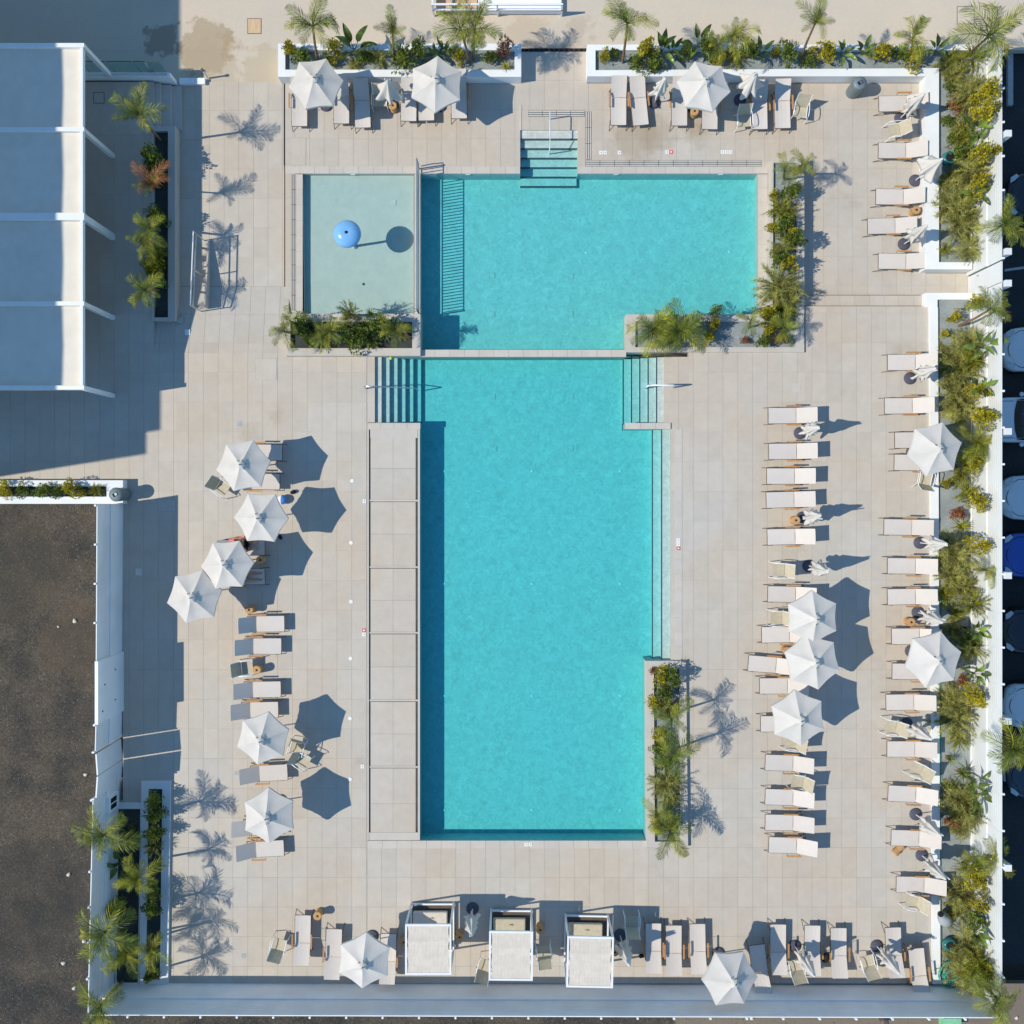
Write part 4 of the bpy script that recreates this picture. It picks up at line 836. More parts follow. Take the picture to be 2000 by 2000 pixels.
CH_ = [(1747, 255, LOW, 8, 'between the top two loungers of the fence row'), (1806, 935, 0, -100, 'standing below the open sunshade at the fence planter'), (1740, 1420, 0, -8, 'in front of a folded sunshade at the fence planter'), (1790, 1503, 0, -24, 'leaning over the fence planter wall'), (1781, 1760, 0, -12, 'lowest at the fence planter'),
       (1522, 1114, 0, -2, 'in front of a folded sunshade in the middle right row'), (1517, 1207, 0, 0, 'half under the topmost open sunshade of the middle right row'), (1545, 1450, 0, -10, 'under the lowest open sunshade of the middle right row'), (1558, 1527, 0, -10, 'lowest of the middle right row'),
       (434, 953, 0, 145, 'turned beside the topmost sunshade of the left deck'), (482, 1304, 0, 186, 'beside a rattan stool on the left deck'), (580, 1462, 0, 75, 'shaded at the edge of a sunshade on the left deck'), (592, 1486, 0, 150, 'turned, right of a lounger on the left deck'),
       (545, 1845, 0, -104, 'leftmost of the bottom row'), (948, 1886, 0, -108, 'half hidden behind the second cabana'), (1062, 1858, 0, -83, 'between the second and third cabana'), (1234, 1800, 0, -90, 'in the shade right of the third cabana'), (1554, 1886, 0, -80, 'beside a folded sunshade in the bottom row, left'), (1694, 1878, 0, -76, 'beside a folded sunshade in the bottom row, right'),
       (742, 196, LOW, 90, 'behind the half folded sunshade at the top left'), (1453, 236, LOW, 93, 'right of the half folded sunshade at the top right'), (1563, 218, LOW, 82, 'alone at the right end of the top row')]
for (x, y, z, d, l) in CH_: copy_thing(CP, f'tan armchair {l}', P(x, y, z + .4) - Vector((0, 0, .4)), R_(d), 'tan sling armchairs')
for o in list(CP.children): bpy.data.objects.remove(o)
bpy.data.objects.remove(CP)

# ------------------------------------------------------------------ rattan stools, bins, cabanas
def stool_mesh():
    mb = MB(); mb.lathe([(.13, 0), (.16, .06), (.125, .23), (.16, .42), (.165, .46), (.14, .475), (.05, .47)], 18); return mb.mesh('body', 'rattan')
SB = stool_mesh(); m_ = MB(); m_.lathe([(.042, .468), (.042, .478), (.02, .479)], 10); SH = m_.mesh('top_hole', 'dark')
for k, (x, y, z, l, tl) in enumerate([(1786, 413, LOW, 'above the gate passage at the upper fence planter', 0), (1552, 1016, 0, 'beside a folded sunshade in the middle right row', 0), (1776, 1214, 0, 'beside a folded sunshade at the fence planter', 0), (1748, 1669, 0, 'tipped over near the lowest folded sunshade', 55), (1535, 1270, 0, 'peeping out under the open sunshades of the middle right row', 0),
      (511, 1093, 0, 'in the shade between two loungers of the left deck', 0), (489, 1190, 0, 'just above the loungers of the left deck', 0), (504, 1307, 0, 'beside the tan chair of the left deck', 0), (622, 1785, 0, 'casting a long shadow in the bottom row, left', 0), (790, 1836, 0, 'at the left side of the first cabana', 0), (898, 1826, 0, 'at the right side of the first cabana', 0),
      (1055, 1812, 0, 'in shade right of the second cabana', 0), (1200, 1855, 0, 'in shade right of the third cabana', 0), (768, 210, LOW, 'under the half folded sunshade at the top', 0), (1355, 221, LOW, 'under the open sunshade at the top right', 0)]):
    p = P(x, y, z + .25); t = thing('rattan_stool', f'rattan drum stool {l}', 'stool', (p.x, p.y, z + (.16 if tl else 0)), k * .7 if not tl else 2.4, 'rattan drum stools')
    o = link('body', SB, t, (0, 0, 0), (R_(tl * 1.6), 0, 0)); o = link('top_hole', SH, t, (0, 0, 0), (R_(tl * 1.6), 0, 0))
def bin_(label, x, y, z):
    t = thing('litter_bin', label, 'bin', P(x, y, z), R_(30))
    mb = MB(); mb.lathe([(.25, 0), (.26, .05), (.26, .82), (.27, .84), (.27, .90), (.24, .93)], 24); mb.build('body', 'bin', t, True)
    mb = MB(); mb.lathe([(.27, .905), (.25, .96), (.1, .985), (.02, .985)], 24); mb.build('lid', 'bin', t, True)
    mb = MB(); mb.box((-.10, -.07, .975), (.10, .07, .995)); mb.build('opening', 'dark', t)
    mb = MB(); mb.box((-.02, -.05, .995), (.07, .05, 1.0)); mb.build('ash_plate', 'steel', t)
bin_('grey green cylindrical litter bin at the top right white planter', 1664, 181, LOW); bin_('dark cylindrical litter bin in shade at the end of the small left planter', 244, 966, 0)
for k, (x0, x1, y0, y1, l) in enumerate([(804, 886, 1763, 1853, 'first cabana from the left, its bed front in sun'), (959, 1037, 1776, 1864, 'middle cabana'), (1103, 1186, 1786, 1877, 'third cabana from the left, with a light strip on its bed')]):
    a, b = P(x0, y1, 0), P(x1, y0, 0); c = (a + b) / 2; W, D = (b.x - a.x) / 2, (b.y - a.y) / 2
    t = thing('cabana', f'{l}, pleated cream roof', 'cabana', c, R_(-.6 * k), 'three white framed cabanas'); H_ = 2.12
    for sx in (-1, 1):
        for sy in (-1, 1): mb = MB(); mb.box((sx * W - .035, sy * D - .035, 0), (sx * W + .035, sy * D + .035, H_)); mb.build('post', 'whitemetal', t)
        mb = MB(); mb.box((sx * W - .035, -D + .036, H_ - .08), (sx * W + .035, D - .036, H_)); mb.build('roof_beam', 'whitemetal', t)
        mb = MB(); mb.box((sx * W - .03, -D + .036, .10), (sx * W + .03, D - .036, .18)); mb.build('base_rail', 'whitemetal', t)
    for sy in (-1, 1):
        mb = MB(); mb.box((-W + .036, sy * D - .035, H_ - .08), (W - .036, sy * D + .035, H_)); mb.build('roof_beam', 'whitemetal', t)
        mb = MB(); mb.box((-W + .036, sy * D - .03, .10), (W - .036, sy * D + .03, .18)); mb.build('base_rail', 'whitemetal', t)
    rr = random.Random(k)
    for q in range(3):
        y0_, y1_ = -D + .03 + (2 * D - .06) * q / 3, -D + .03 + (2 * D - .06) * (q + 1) / 3; mb = MB(); vs = []; nx = 70; off = [rr.uniform(-.012, .012) for _ in range(nx + 1)]
        for i in range(nx + 1):
            x = -W + .05 + (2 * W - .10) * i / nx
            for j in range(5):
                v = j / 4; vs.append((x + .03 * math.sin(j + i * .3), y0_ + (y1_ - y0_) * v, H_ - .02 + .0014 * math.sin(i * 1.25 + j * .25) + off[i] * .07 - .03 * math.sin(math.pi * v)))
        mb.add(vs, [(i * 5 + j, i * 5 + 5 + j, i * 5 + 6 + j, i * 5 + 1 + j) for i in range(nx) for j in range(4)]); mb.build('roof_cloth', 'pleat', t)
    mb = MB(); mb.box((-W + .09, -D + .12, .18), (W - .22, D - .22, .40)); o = mb.build('mattress', 'tan' if k else 'pleat', t)
    bv = o.modifiers.new('round', 'BEVEL'); bv.width = .05; bv.segments = 3
    mb = MB(); mb.box((-W + .12, -D + .10, .405), (W - .28, -D + .34, .68)); o = mb.build('back_cushion', 'pleat', t); bv = o.modifiers.new('round', 'BEVEL'); bv.width = .06; bv.segments = 3
    mb = MB(); mb.box((-W + .05, -D - .0, .0), (W - .05, D - .05, .10)); mb.build('plinth', 'darkmetal', t)
    mb = MB(); mb.tube([(-.07, D - .45, .405), (.0, D - .42, .43), (.09, D - .45, .405)], .012, 5); mb.build('strap', 'maroon', t)

# ------------------------------------------------------------------ people and belongings
def person(label, loc, rz, pose, trunks):
    t = thing('person', label, 'person', loc, rz)
    J, E, Rr = [], [], []
    def j(p, r, par=None):
        J.append(Vector(p)); Rr.append(r)
        if par is not None: E.append((par, len(J) - 1))
        return len(J) - 1
    # lying on the back, head towards -x, z up; torso raised by the backrest
    pel = j((0, 0, .12), .125); wa = j((-.16, 0, .15), .115, pel); ch = j((-.36, 0, .23), .135, wa); nk = j((-.53, 0, .31), .055, ch); hd = j((-.60, 0, .345), .075, nk); h2 = j((-.70, 0, .40), .088, hd); j((-.77, 0, .435), .06, h2)
    if pose == 2:     # seated, knees drawn up, forearms resting on them
        for q, (p, r) in {pel: ((0, 0, .12), .13), wa: ((-.06, 0, .30), .12), ch: ((-.05, 0, .52), .14), nk: ((.0, 0, .70), .055), hd: ((.02, 0, .78), .08), h2: ((.03, 0, .87), .09)}.items(): J[q] = Vector(p)
        J[h2 + 1] = Vector((.035, 0, .93))
    for s in (-1, 1):
        sh = j((-.04, s * .18, .60), .062, ch) if pose == 2 else j((-.45, s * .17, .27), .062, ch)
        if pose == 2: el = j((.14, s * .26, .42), .043, sh); wr = j((.36, s * .17, .47), .028, el)
        else:
            el = j((-.22, s * .30, .20), .043, sh) if pose == 0 or s > 0 else j((-.62, s * .36, .30), .043, sh)
            wr = j((.0, s * .26, .16), .028, el) if pose == 0 or s > 0 else j((-.74, s * .14, .44), .028, el)
        d = (J[wr] - J[el]).normalized(); pm = j(J[wr] + d * .05, .034, wr); side = Vector((-d.y, d.x, 0)).normalized()
        for q, ln in enumerate((.065, .075, .07, .055)):
            f1 = j(J[pm] + d * .045 + side * (.012 * (q - 1.5) * 1.9), .009, pm); j(J[f1] + d * ln * .55 + Vector((0, 0, -.014)), .008, f1); 
        th = j(J[wr] + d * .035 + side * .04, .010, wr); j(J[th] + d * .035 + side * .012, .009, th)
        hp = j((.07, s * .09, .11), .088, pel)
        if pose == 2: kn = j((.42, s * .13, .40), .06, hp); an = j((.52, s * .12, .04), .038, kn); ft = j((.62, s * .13, .02), .032, an); j((.71, s * .14, .015), .024, ft)
        else: kn = j((.46, s * .12, .30 if pose and s > 0 else .13), .06, hp); an = j((.86, s * .12, .06), .038, kn); ft = j((.90, s * .13, .16), .032, an); j((.915, s * .14, .22), .024, ft)
    me = bpy.data.meshes.new('body'); me.from_pydata([tuple(v) for v in J], E, []); me.materials.append(M['skin'])
    o = link('body', me, t); sk = o.modifiers.new('skin', 'SKIN'); lay = me.skin_vertices[0].data if me.skin_vertices else None
    if lay is None:
        bpy.context.view_layer.objects.active = o; me.attributes.new if False else None
    lay = me.skin_vertices[0].data
    for k, r in enumerate(Rr): lay[k].radius = (r, r)
    lay[0].use_root = True; sk.use_smooth_shade = True; ss = o.modifiers.new('sub', 'SUBSURF'); ss.levels = 1; ss.render_levels = 1
    up = pose == 2; c = Vector((.03, 0, .87)) if up else Vector((-.70, 0, .40)); mb = MB(); mb.lathe([(.07, -.07), (.098, -.03), (.104, .02), (.085, .07), (.045, .10), (.01, .108)], 14); mb.build('hair', 'hair', t, True, c + (Vector((-.02, 0, .02)) if up else Vector((-.03, 0, -.012))), (0, R_(-14 if up else -62), 0))
    fc = (lambda x, y, z: c + Vector((z, y, -x))) if up else (lambda x, y, z: c + Vector((x, y, z)))
    for s in (-1, 1):
        mb = MB(); mb.lathe([(.004, -.006), (.011, 0), (.004, .006)], 8); mb.build('eye', 'dark', t, True, fc(.022, s * .032, .085))
        mb = MB(); mb.lathe([(.008, -.012), (.024, 0), (.008, .012)], 8); mb.build('ear', 'skin', t, True, fc(0, s * .092, .0))
        mb = MB(); mb.tube([(.05, s * .09, .12), (.26, s * .115, .27 if pose == 2 else .16)], [.112, .098], 12); mb.build('trunks', trunks, t, True)
    mb = MB(); mb.tube([(0, 0, 0), (.012, 0, .02), (.03, 0, .004)], [.006, .013, .008], 6); mb.build('nose', 'skin', t, True, fc(.045, 0, .080))
    mb = MB(); mb.tube([(0, -.022, 0), (.003, 0, .003), (0, .022, 0)], .005, 5); mb.build('mouth', 'pink', t, True, fc(.075, 0, .068))
    return t
# skin_vertices needs the modifier's data layer: make it once through the operator-free route
def ensure_skin(): pass
px = P(517, 1069, .36); person('person with dark hair sitting on a lounger between two sunshades, knees drawn up', (px.x - .80, px.y + .12, .30), R_(-6), 2, 'black')
px = P(517, 1126, .36); person('person lying on a lounger in shade, only the lower legs in view', (px.x - 1.0, px.y, .28), 0, 0, 'navy')
t = thing('towel', 'pink and maroon towel hanging over a lounger arm on the left deck', 'towel', P(452, 1055, .55), R_(12))
for k in range(5):
    mb = MB(); vs = []
    for i in range(7):
        x = -.5 + k * .2 + .2 * i / 6
        for jx in range(4): vs.append((x, -.09 + .06 * jx, .03 * math.sin(x * 9 + jx) - .04 * abs(jx - 1.5)))
    mb.add(vs, [(i * 4 + q, i * 4 + 4 + q, i * 4 + 5 + q, i * 4 + 1 + q) for i in range(6) for q in range(3)]); o = mb.build('stripe', ('maroon', 'black', 'pink', 'maroon', 'pink')[k], t); so_ = o.modifiers.new('thick', 'SOLIDIFY'); so_.thickness = .012
t = thing('beach_ball', 'white, blue and orange beach ball beside the second sunshade of the left deck', 'ball', P(553, 976, .0))
for k in range(6):
    mb = MB(); vs = []; Rb = .19
    for i in range(9):
        la = -math.pi / 2 + math.pi * i / 8
        for q in range(5): lo = math.pi / 3 * (k + q / 4); vs.append((Rb * math.cos(la) * math.cos(lo), Rb * math.cos(la) * math.sin(lo), Rb * math.sin(la)))
    mb.add(vs, [(i * 5 + q, i * 5 + q + 1, i * 5 + 6 + q, i * 5 + 5 + q) for i in range(8) for q in range(4)]); mb.build('gore', ('ballblue', 'white', 'orange', 'white', 'ballblue', 'ballblue')[k], t, True, (0, 0, Rb), (R_(35), R_(-25), R_(20)))
def bag(label, x, y, z, s):
    t = thing('bag', label, 'bag', P(x, y, z), random.random() * 3); mb = MB(); mb.lathe([(.5 * s, 0), (.62 * s, .3 * s), (.55 * s, .8 * s), (.3 * s, .95 * s)], 10, (0, 0, 0), 0, lambda th, zz: 1 + .25 * math.cos(2 * th)); mb.build('body', 'black', t, True)
    mb = MB(); mb.tube([(-.4 * s, 0, .9 * s), (-.2 * s, 0, 1.35 * s), (.2 * s, 0, 1.35 * s), (.4 * s, 0, .9 * s)], .05 * s, 5); mb.build('strap', 'black', t)
bag('black bag between two loungers of the bottom row', 1611, 1868, 0, .26); bag('small black bag right of the beach ball', 573, 961, 0, .16); bag('small black bag at the right corner of the second sunshade', 548, 1049, 0, .14); bag('dark bag beside the lounger right of the third cabana', 1252, 1866, 0, .14)
# ------------------------------------------------------------------ plants
def frond_mesh(seed, L=1.0, droop=1.0, m='palm', lf=.34, pairs=27):
    r = random.Random(seed); mb = MB(); pts = []; p = Vector((0, 0, 0)); ang = R_(62 - 10 * droop); n = 12
    for i in range(n + 1):
        pts.append(p.copy()); p = p + Vector((math.cos(ang), 0, math.sin(ang))) * L / n; ang -= R_(9.5 * droop) * (0.5 + i / n)
    mb.tube(pts, [.014 * (1 - .8 * i / n) + .002 for i in range(n + 1)], 4)
    for i in range(pairs):
        f = .14 + .86 * (i + r.random() * .5) / pairs; k = min(n - 1, int(f * n)); q = pts[k].lerp(pts[k + 1], f * n - k); d = (pts[k + 1] - pts[k]).normalized()
        ln = L * lf * (math.sin(math.pi * min(1, f * .82 + .16)) ** .85) * r.uniform(.75, 1.15)
        for s in (-1, 1):
            side = Vector((0, s, 0)); dr = (side * .72 + d * (.55 + .6 * f) + Vector((0, 0, r.uniform(-.15, .35)))).normalized(); w_ = d * .0105
            m1 = q + dr * ln * .55 - Vector((0, 0, .03 * ln)); e = q + dr * ln - Vector((0, 0, (.22 + .12 * r.random()) * ln))
            mb.add([q - w_ * .5, q + w_ * .5, m1 + w_, m1 - w_, e], [(0, 1, 2, 3), (3, 2, 4)])
    return mb.mesh('frond', m)
FRD = {m: [frond_mesh(s * 3 + q, 1.0, (.75, 1.0, 1.3, 1.6)[s], m) for s in range(4) for q in range(2)] for m, q in (('palm', 1), ('palmlime', 2), ('palmdry', 3))}
for m in FRD:
    for me in FRD[m]: me.name = 'frond'
def spray_mesh(seed, m, n_br=64, n_lf=80, lf=.19, wd=.0085):
    """airy shrub of arching shoots set with needle leaves, radius about 1"""
    r = random.Random(seed); mb = MB()
    for b in range(n_br):
        az = r.uniform(0, 6.283); el = r.uniform(.15, 1.35); L = r.uniform(.65, 1.08); p = Vector((0, 0, .05)); d = Vector((math.cos(az) * math.cos(el), math.sin(az) * math.cos(el), math.sin(el)))
        pts = [p]
        for i in range(8): d = (d + Vector((r.uniform(-.1, .1), r.uniform(-.1, .1), -.11))).normalized(); pts.append(pts[-1] + d * L / 8)
        for q in range(n_lf):
            f = .2 + .8 * r.random(); k = min(7, int(f * 8)); o = pts[k].lerp(pts[k + 1], f * 8 - k); dd = (pts[k + 1] - pts[k]).normalized()
            v = (dd * .8 + Vector((r.gauss(0, .55), r.gauss(0, .55), r.gauss(.1, .45)))).normalized(); l = lf * r.uniform(.6, 1.2); sd_ = v.cross(Vector((r.gauss(0, 1), r.gauss(0, 1), 1))).normalized() * wd
            mb.add([o - sd_, o + sd_, o + v * l], [(0, 1, 2)])
    return mb.mesh('crown', m)
FEA = [spray_mesh(s, 'feather') for s in range(4)]; FEL = [spray_mesh(s + 20, 'palmlime', 40, 60, .2, .011) for s in range(2)]
def bush_mesh(seed, m, n=720, size=.15):
    """rounded shrub of small folded leaves in uneven clumps, radius about 1"""
    r = random.Random(seed); mb = MB(); cl = []
    for c in range(13):
        az, el, d = r.uniform(0, 6.283), r.uniform(-.1, 1.5), r.uniform(.25, .85); cl.append((Vector((math.cos(az) * math.cos(el) * d, math.sin(az) * math.cos(el) * d, .25 + math.sin(el) * d * .95)), r.uniform(.18, .36)))
    for i in range(n):
        c, rad = cl[i % len(cl)]; v = Vector((r.gauss(0, 1), r.gauss(0, 1), r.gauss(0, 1))).normalized(); o = c + v * rad * r.uniform(.5, 1.05)
        d = (v + Vector((r.gauss(0, .5), r.gauss(0, .5), r.uniform(-.1, .6)))).normalized(); sd_ = d.cross(Vector((r.gauss(0, 1), r.gauss(0, 1), 1.2))).normalized(); l = size * r.uniform(.7, 1.4); nrm = d.cross(sd_) * l * .18
        mb.add([o, o + d * l * .45 + sd_ * l * .3 + nrm, o + d * l, o + d * l * .45 - sd_ * l * .3 + nrm], [(0, 1, 2), (0, 2, 3)])
    return mb.mesh('crown', m)
BUS = {m: [bush_mesh(s + i * 9, m) for s in range(3)] for i, m in enumerate(('leaf', 'leafy', 'leafred'))}
def paddle_mesh(seed):
    r = random.Random(seed); mb = MB(); vs, n = [], 9
    for i in range(n + 1):
        f = i / n; w_ = .10 * math.sin(math.pi * min(1, f ** .8)) ** .7 + .001; x = .35 + f * .62; z = .28 * f - .42 * f * f + .05
        vs += [(x, -w_, z + .05 - .02 * math.sin(f * 9)), (x, 0, z), (x, w_, z + .05 + .02 * math.sin(f * 8))]
    mb.add(vs, [(3 * i + q, 3 * i + 3 + q, 3 * i + 4 + q, 3 * i + 1 + q) for i in range(n) for q in (0, 1)]); mb.tube([(0, 0, 0), (.18, 0, .02), (.36, 0, .055)], [.014, .012, .008], 5); return mb.mesh('leaf', 'paddle')
PAD = [paddle_mesh(s) for s in range(3)]
def blade_mesh(m):
    mb = MB(); n = 5; vs = []
    for i in range(n + 1): f = i / n; w_ = .028 * (1 - f) ** .6 * (0.6 + f) + .001; vs += [(f * .55, -w_, .03 + .10 * f - .22 * f * f + .01), (f * .55, 0, .10 * f - .22 * f * f + .025), (f * .55, w_, .03 + .10 * f - .22 * f * f + .01)]
    mb.add(vs, [(3 * i + q, 3 * i + 3 + q, 3 * i + 4 + q, 3 * i + 1 + q) for i in range(n) for q in (0, 1)]); return mb.mesh('leaf', m)
BLD = {m: blade_mesh(m) for m in ('leaf', 'palmlime', 'paddle')}
PR = random.Random(21)
def trunk(t, top, r0=.05):
    mb = MB(); m1 = Vector(top) * .5 + Vector((PR.uniform(-.05, .05), PR.uniform(-.05, .05), 0)); mb.tube([(0, 0, -.05), m1, top], [r0 * 1.25, r0, r0 * .85], 8); mb.build('trunk', 'trunk', t)
def palm(label, cx, cy, bx, by, zs, zc, R, m='palm', n=11, group=None, extra=None, up=0.0):
    b = P(bx, by, zs); c = P(cx, cy, zs + zc) - b; t = thing('palm', label, 'palm', b, 0, group); trunk(t, c, .035 + .015 * R)
    a0 = PR.uniform(0, 6.28)
    for k in range(n):
        mm = m if (not extra or k % 3) else extra; s = R * PR.uniform(.62, 1.32) / .68; o = link('frond', PR.choice(FRD[mm][(0 if up > .5 else 2):(5 if up > .5 else 8)]), t, c, (PR.uniform(-.2, .2), PR.uniform(-.35, .25) - up * .4, a0 + 6.283 * k / n + PR.uniform(-.6, .6))); o.scale = (s, s, s)
    for k in range(3):
        o = link('frond', FRD[m][0], t, c, (0, -.55, a0 + 2.4 * k)); s = R * .75 / .8; o.scale = (s, s, s)
    return t
def shrub(label, cx, cy, zs, h, R, kind, group=None):
    c = P(cx, cy, zs + h * .55); zb = .02
    if c.x > 17.62:      # beside the car park fence: grows up in front of the panels, crown at the height where it is seen
        zc = HC - 17.55 * 2000 / (cx - NX); c = P(cx, cy, zc); zb = max(.02, zc - zs - h * .5)
    t = thing('shrub', label, 'shrub', (c.x, c.y, zs), PR.uniform(0, 6.28), group)
    if kind == 'feather': me = PR.choice(FEA)
    elif kind == 'lime': me = PR.choice(FEL)
    else: me = PR.choice(BUS[kind])
    o = link('crown', me, t, (0, 0, zb)); R *= 1.3; o.scale = (R, R, h / .95); h += zb
    mb = MB()
    for k in range(3): a = k * 2.1; mb.tube([(0, 0, -.03), (.12 * R * math.cos(a), .12 * R * math.sin(a), h * .3), (.35 * R * math.cos(a), .35 * R * math.sin(a), h * .6)], [.02, .015, .006], 5)
    mb.build('stem', 'stem', t); return t
def strelitzia(label, cx, cy, zs, h, R, n=6, group=None, noun='plant'):
    c = P(cx, cy, zs + h * .7); zb = 0
    if c.x > 17.62: zc = HC - 17.55 * 2000 / (cx - NX); c = P(cx, cy, zc); zb = max(0, zc - zs - h * .45)
    t = thing('broadleaf_plant', label, 'plant', (c.x, c.y, zs), 0, group); a0 = PR.uniform(0, 6.28)
    for k in range(n):
        tilt = PR.uniform(.5, 1.15); o = link('leaf', PAD[k % 3], t, (0, 0, zb + PR.uniform(0, .2) * h), (0, -tilt, a0 + 6.283 * k / n + PR.uniform(-.3, .3))); s = max(R, h * .8) * PR.uniform(.85, 1.15); o.scale = (s, s * 1.15, s)
    if zb: mb = MB(); mb.tube([(0, 0, -.03), (0, 0, zb + .1)], [.05, .035], 6); mb.build('stem', 'leaf', t)
    return t
def rosette(label, cx, cy, zs, R, m='leaf', group=None, h=.25):
    c = P(cx, cy, zs + h); t = thing('spiky_plant', label, 'plant', (c.x, c.y, zs), 0, group)
    mb = MB(); mb.tube([(0, 0, -.03), (0, 0, h)], [.09, .07], 8); mb.build('stem', 'trunk', t)
    for k in range(22):
        o = link('leaf', BLD[m], t, (0, 0, h), (0, -R_(8 + 62 * (k / 22)), k * 2.4)); s = R / .55; o.scale = (s, s, s)
    return t
CNT = {}
NOUN = {'p': 'green feather palm', 'y': 'yellow green feather palm', 'd': 'brown dry palm', 'f': 'olive feathery shrub', 'l': 'light green feathery shrub', 'g': 'dark green leafy shrub', 'k': 'yellow leafy shrub', 'r': 'red brown small shrub', 's': 'broad leaved plant', 'a': 'spiky rosette plant', 'v': 'yellow striped rosette plant'}
def bed(where, end, zs, rows, key):
    rows = sorted(rows, key=key); tot = {}; cnt = {}
    for r in rows: tot[r[0]] = tot.get(r[0], 0) + 1
    for r in rows:
        ty = r[0]; k = cnt[ty] = cnt.get(ty, 0) + 1
        if tot[ty] == 1: l = f'{NOUN[ty]}, the only one in the {where}'
        elif k == tot[ty]: l = f'{NOUN[ty]} farthest from the {end} in the {where}'
        elif k == 1: l = f'{NOUN[ty]} nearest the {end} in the {where}'
        else: l = f'{NOUN[ty]}, {ORD[k - 1]} from the {end} in the {where}'
        g = f'{NOUN[ty]}s in the planters'
        if ty in 'pyd':
            _, cx, cy, bx, by, zc, R = r[:7]; palm(l, cx, cy, bx, by, zs, zc, R, {'p': 'palm', 'y': 'palmlime', 'd': 'palmdry'}[ty], r[7] if len(r) > 7 else 11, g, {'p': 'palmlime', 'y': 'palm', 'd': 'palm'}[ty], r[8] if len(r) > 8 else 0)
        else:
            _, cx, cy, R = r[:4]; h = r[4] if len(r) > 4 else R * 1.3
            if ty == 'f': shrub(l, cx, cy, zs, h, R, 'feather', g)
            elif ty == 'l': shrub(l, cx, cy, zs, h, R, 'lime', g)
            elif ty in 'gkr': shrub(l, cx, cy, zs, h, R, {'g': 'leaf', 'k': 'leafy', 'r': 'leafred'}[ty], g)
            elif ty == 's': strelitzia(l, cx, cy, zs, h, R, 6, g)
            elif ty == 'a': rosette(l, cx, cy, zs, R, 'leaf', g)
            elif ty == 'v': rosette(l, cx, cy, zs, R, 'palmlime', g, .12)
bx_ = lambda r: r[3] if r[0] in 'pyd' else r[1]
by_ = lambda r: r[4] if r[0] in 'pyd' else r[2]
bed('top left white planter', 'left end', .02, [('p', 611, 52, 619, 116, 2.5, .72, 12), ('k', 567, 95, .3, .8), ('g', 592, 112, .38), ('k', 652, 96, .36, .9), ('s', 690, 92, 1.1, .55, 1.4), ('g', 709, 110, .3), ('l', 716, 106, .32), ('p', 767, 66, 772, 116, 2.2, .62, 9, 1), ('g', 788, 118, .55, .8), ('g', 816, 100, .4, 1.0), ('f', 740, 112, .35), ('s', 848, 99, .55, 0.8),
    ('s', 868, 96, .5, .9), ('k', 896, 108, .3, .7), ('p', 900, 58, 917, 122, 2.6, .72, 12), ('y', 927, 58, 925, 116, 2.6, .72, 12), ('g', 957, 112, .34), ('r', 985, 96, .3, 1.0), ('v', 988, 130, .28), ('f', 690, 124, .28, .4), ('g', 640, 120, .25, .4)], bx_)
bed('top right white planter', 'left end', .02, [('p', 1225, 48, 1216, 122, 2.8, .75, 12), ('k', 1264, 95, .42, 1.0), ('g', 1243, 124, .34, .5), ('g', 1279, 128, .40, .6), ('s', 1297, 84, .62, 1.3), ('s', 1316, 92, .42, .8), ('k', 1181, 108, .22, .7), ('g', 1200, 106, .25), ('g', 1341, 101, .3, .8), ('s', 1368, 74, .5, 1.2), ('y', 1432, 72, 1424, 112, 1.6, .70, 13), ('g', 1385, 94, .50, .9), ('p', 1404, 88, 1404, 112, 1.0, .55, 10), ('k', 1402, 116, .28, .5), ('l', 1440, 108, .45), ('g', 1462, 100, .4, .8),
    ('s', 1490, 97, .55, .9), ('g', 1536, 104, .42, .9), ('p', 1592, 46, 1563, 118, 2.8, .66, 10, 1), ('k', 1611, 100, .42, .9), ('s', 1652, 92, .62, 1.0), ('s', 1693, 92, .52, 1.0), ('k', 1722, 100, .40, .9), ('y', 1782, 76, 1778, 108, 1.7, .62, 12), ('k', 1788, 112, .42, .8), ('g', 1760, 106, .35), ('s', 1838, 90, .42, .9), ('g', 1576, 118, .3, .5), ('k', 1514, 103, .22, .5)], bx_)
bed('upper car park fence planter', 'top', .02, [('p', 1930, 72, 1876, 118, 3.0, .95, 13), ('l', 1862, 108, .4, .8), ('f', 1850, 128, .42), ('f', 1876, 141, .55, 1.0), ('l', 1908, 104, .5, 1.2), ('f', 1904, 172, .55, 1.1), ('k', 1922, 180, .42, 1.2), ('f', 1893, 196, .60, 1.1), ('k', 1922, 217, .45, 1.1), ('r', 1864, 203, .3, .5), ('f', 1888, 240, .55, 1.0), ('s', 1909, 246, .6, 1.2), ('s', 1906, 278, .62, 1.1), ('k', 1922, 298, .42, 1.1), ('g', 1874, 303, .4, .8),
    ('f', 1910, 326, .6, 1.2), ('l', 1886, 340, .5, 1.0), ('k', 1912, 360, .40, 1.1), ('f', 1872, 392, .85, 1.3), ('f', 1884, 430, .80, 1.3), ('s', 1910, 376, .5, 1.0), ('p', 1958, 440, 1903, 468, 2.4, .72, 12), ('l', 1848, 486, .28, .5), ('f', 1898, 482, .5, .8), ('g', 1856, 170, .25, .4), ('g', 1850, 236, .22, .4), ('g', 1860, 268, .25, .4), ('l', 1880, 268, .45, .9), ('f', 1858, 350, .45, .8)], by_)
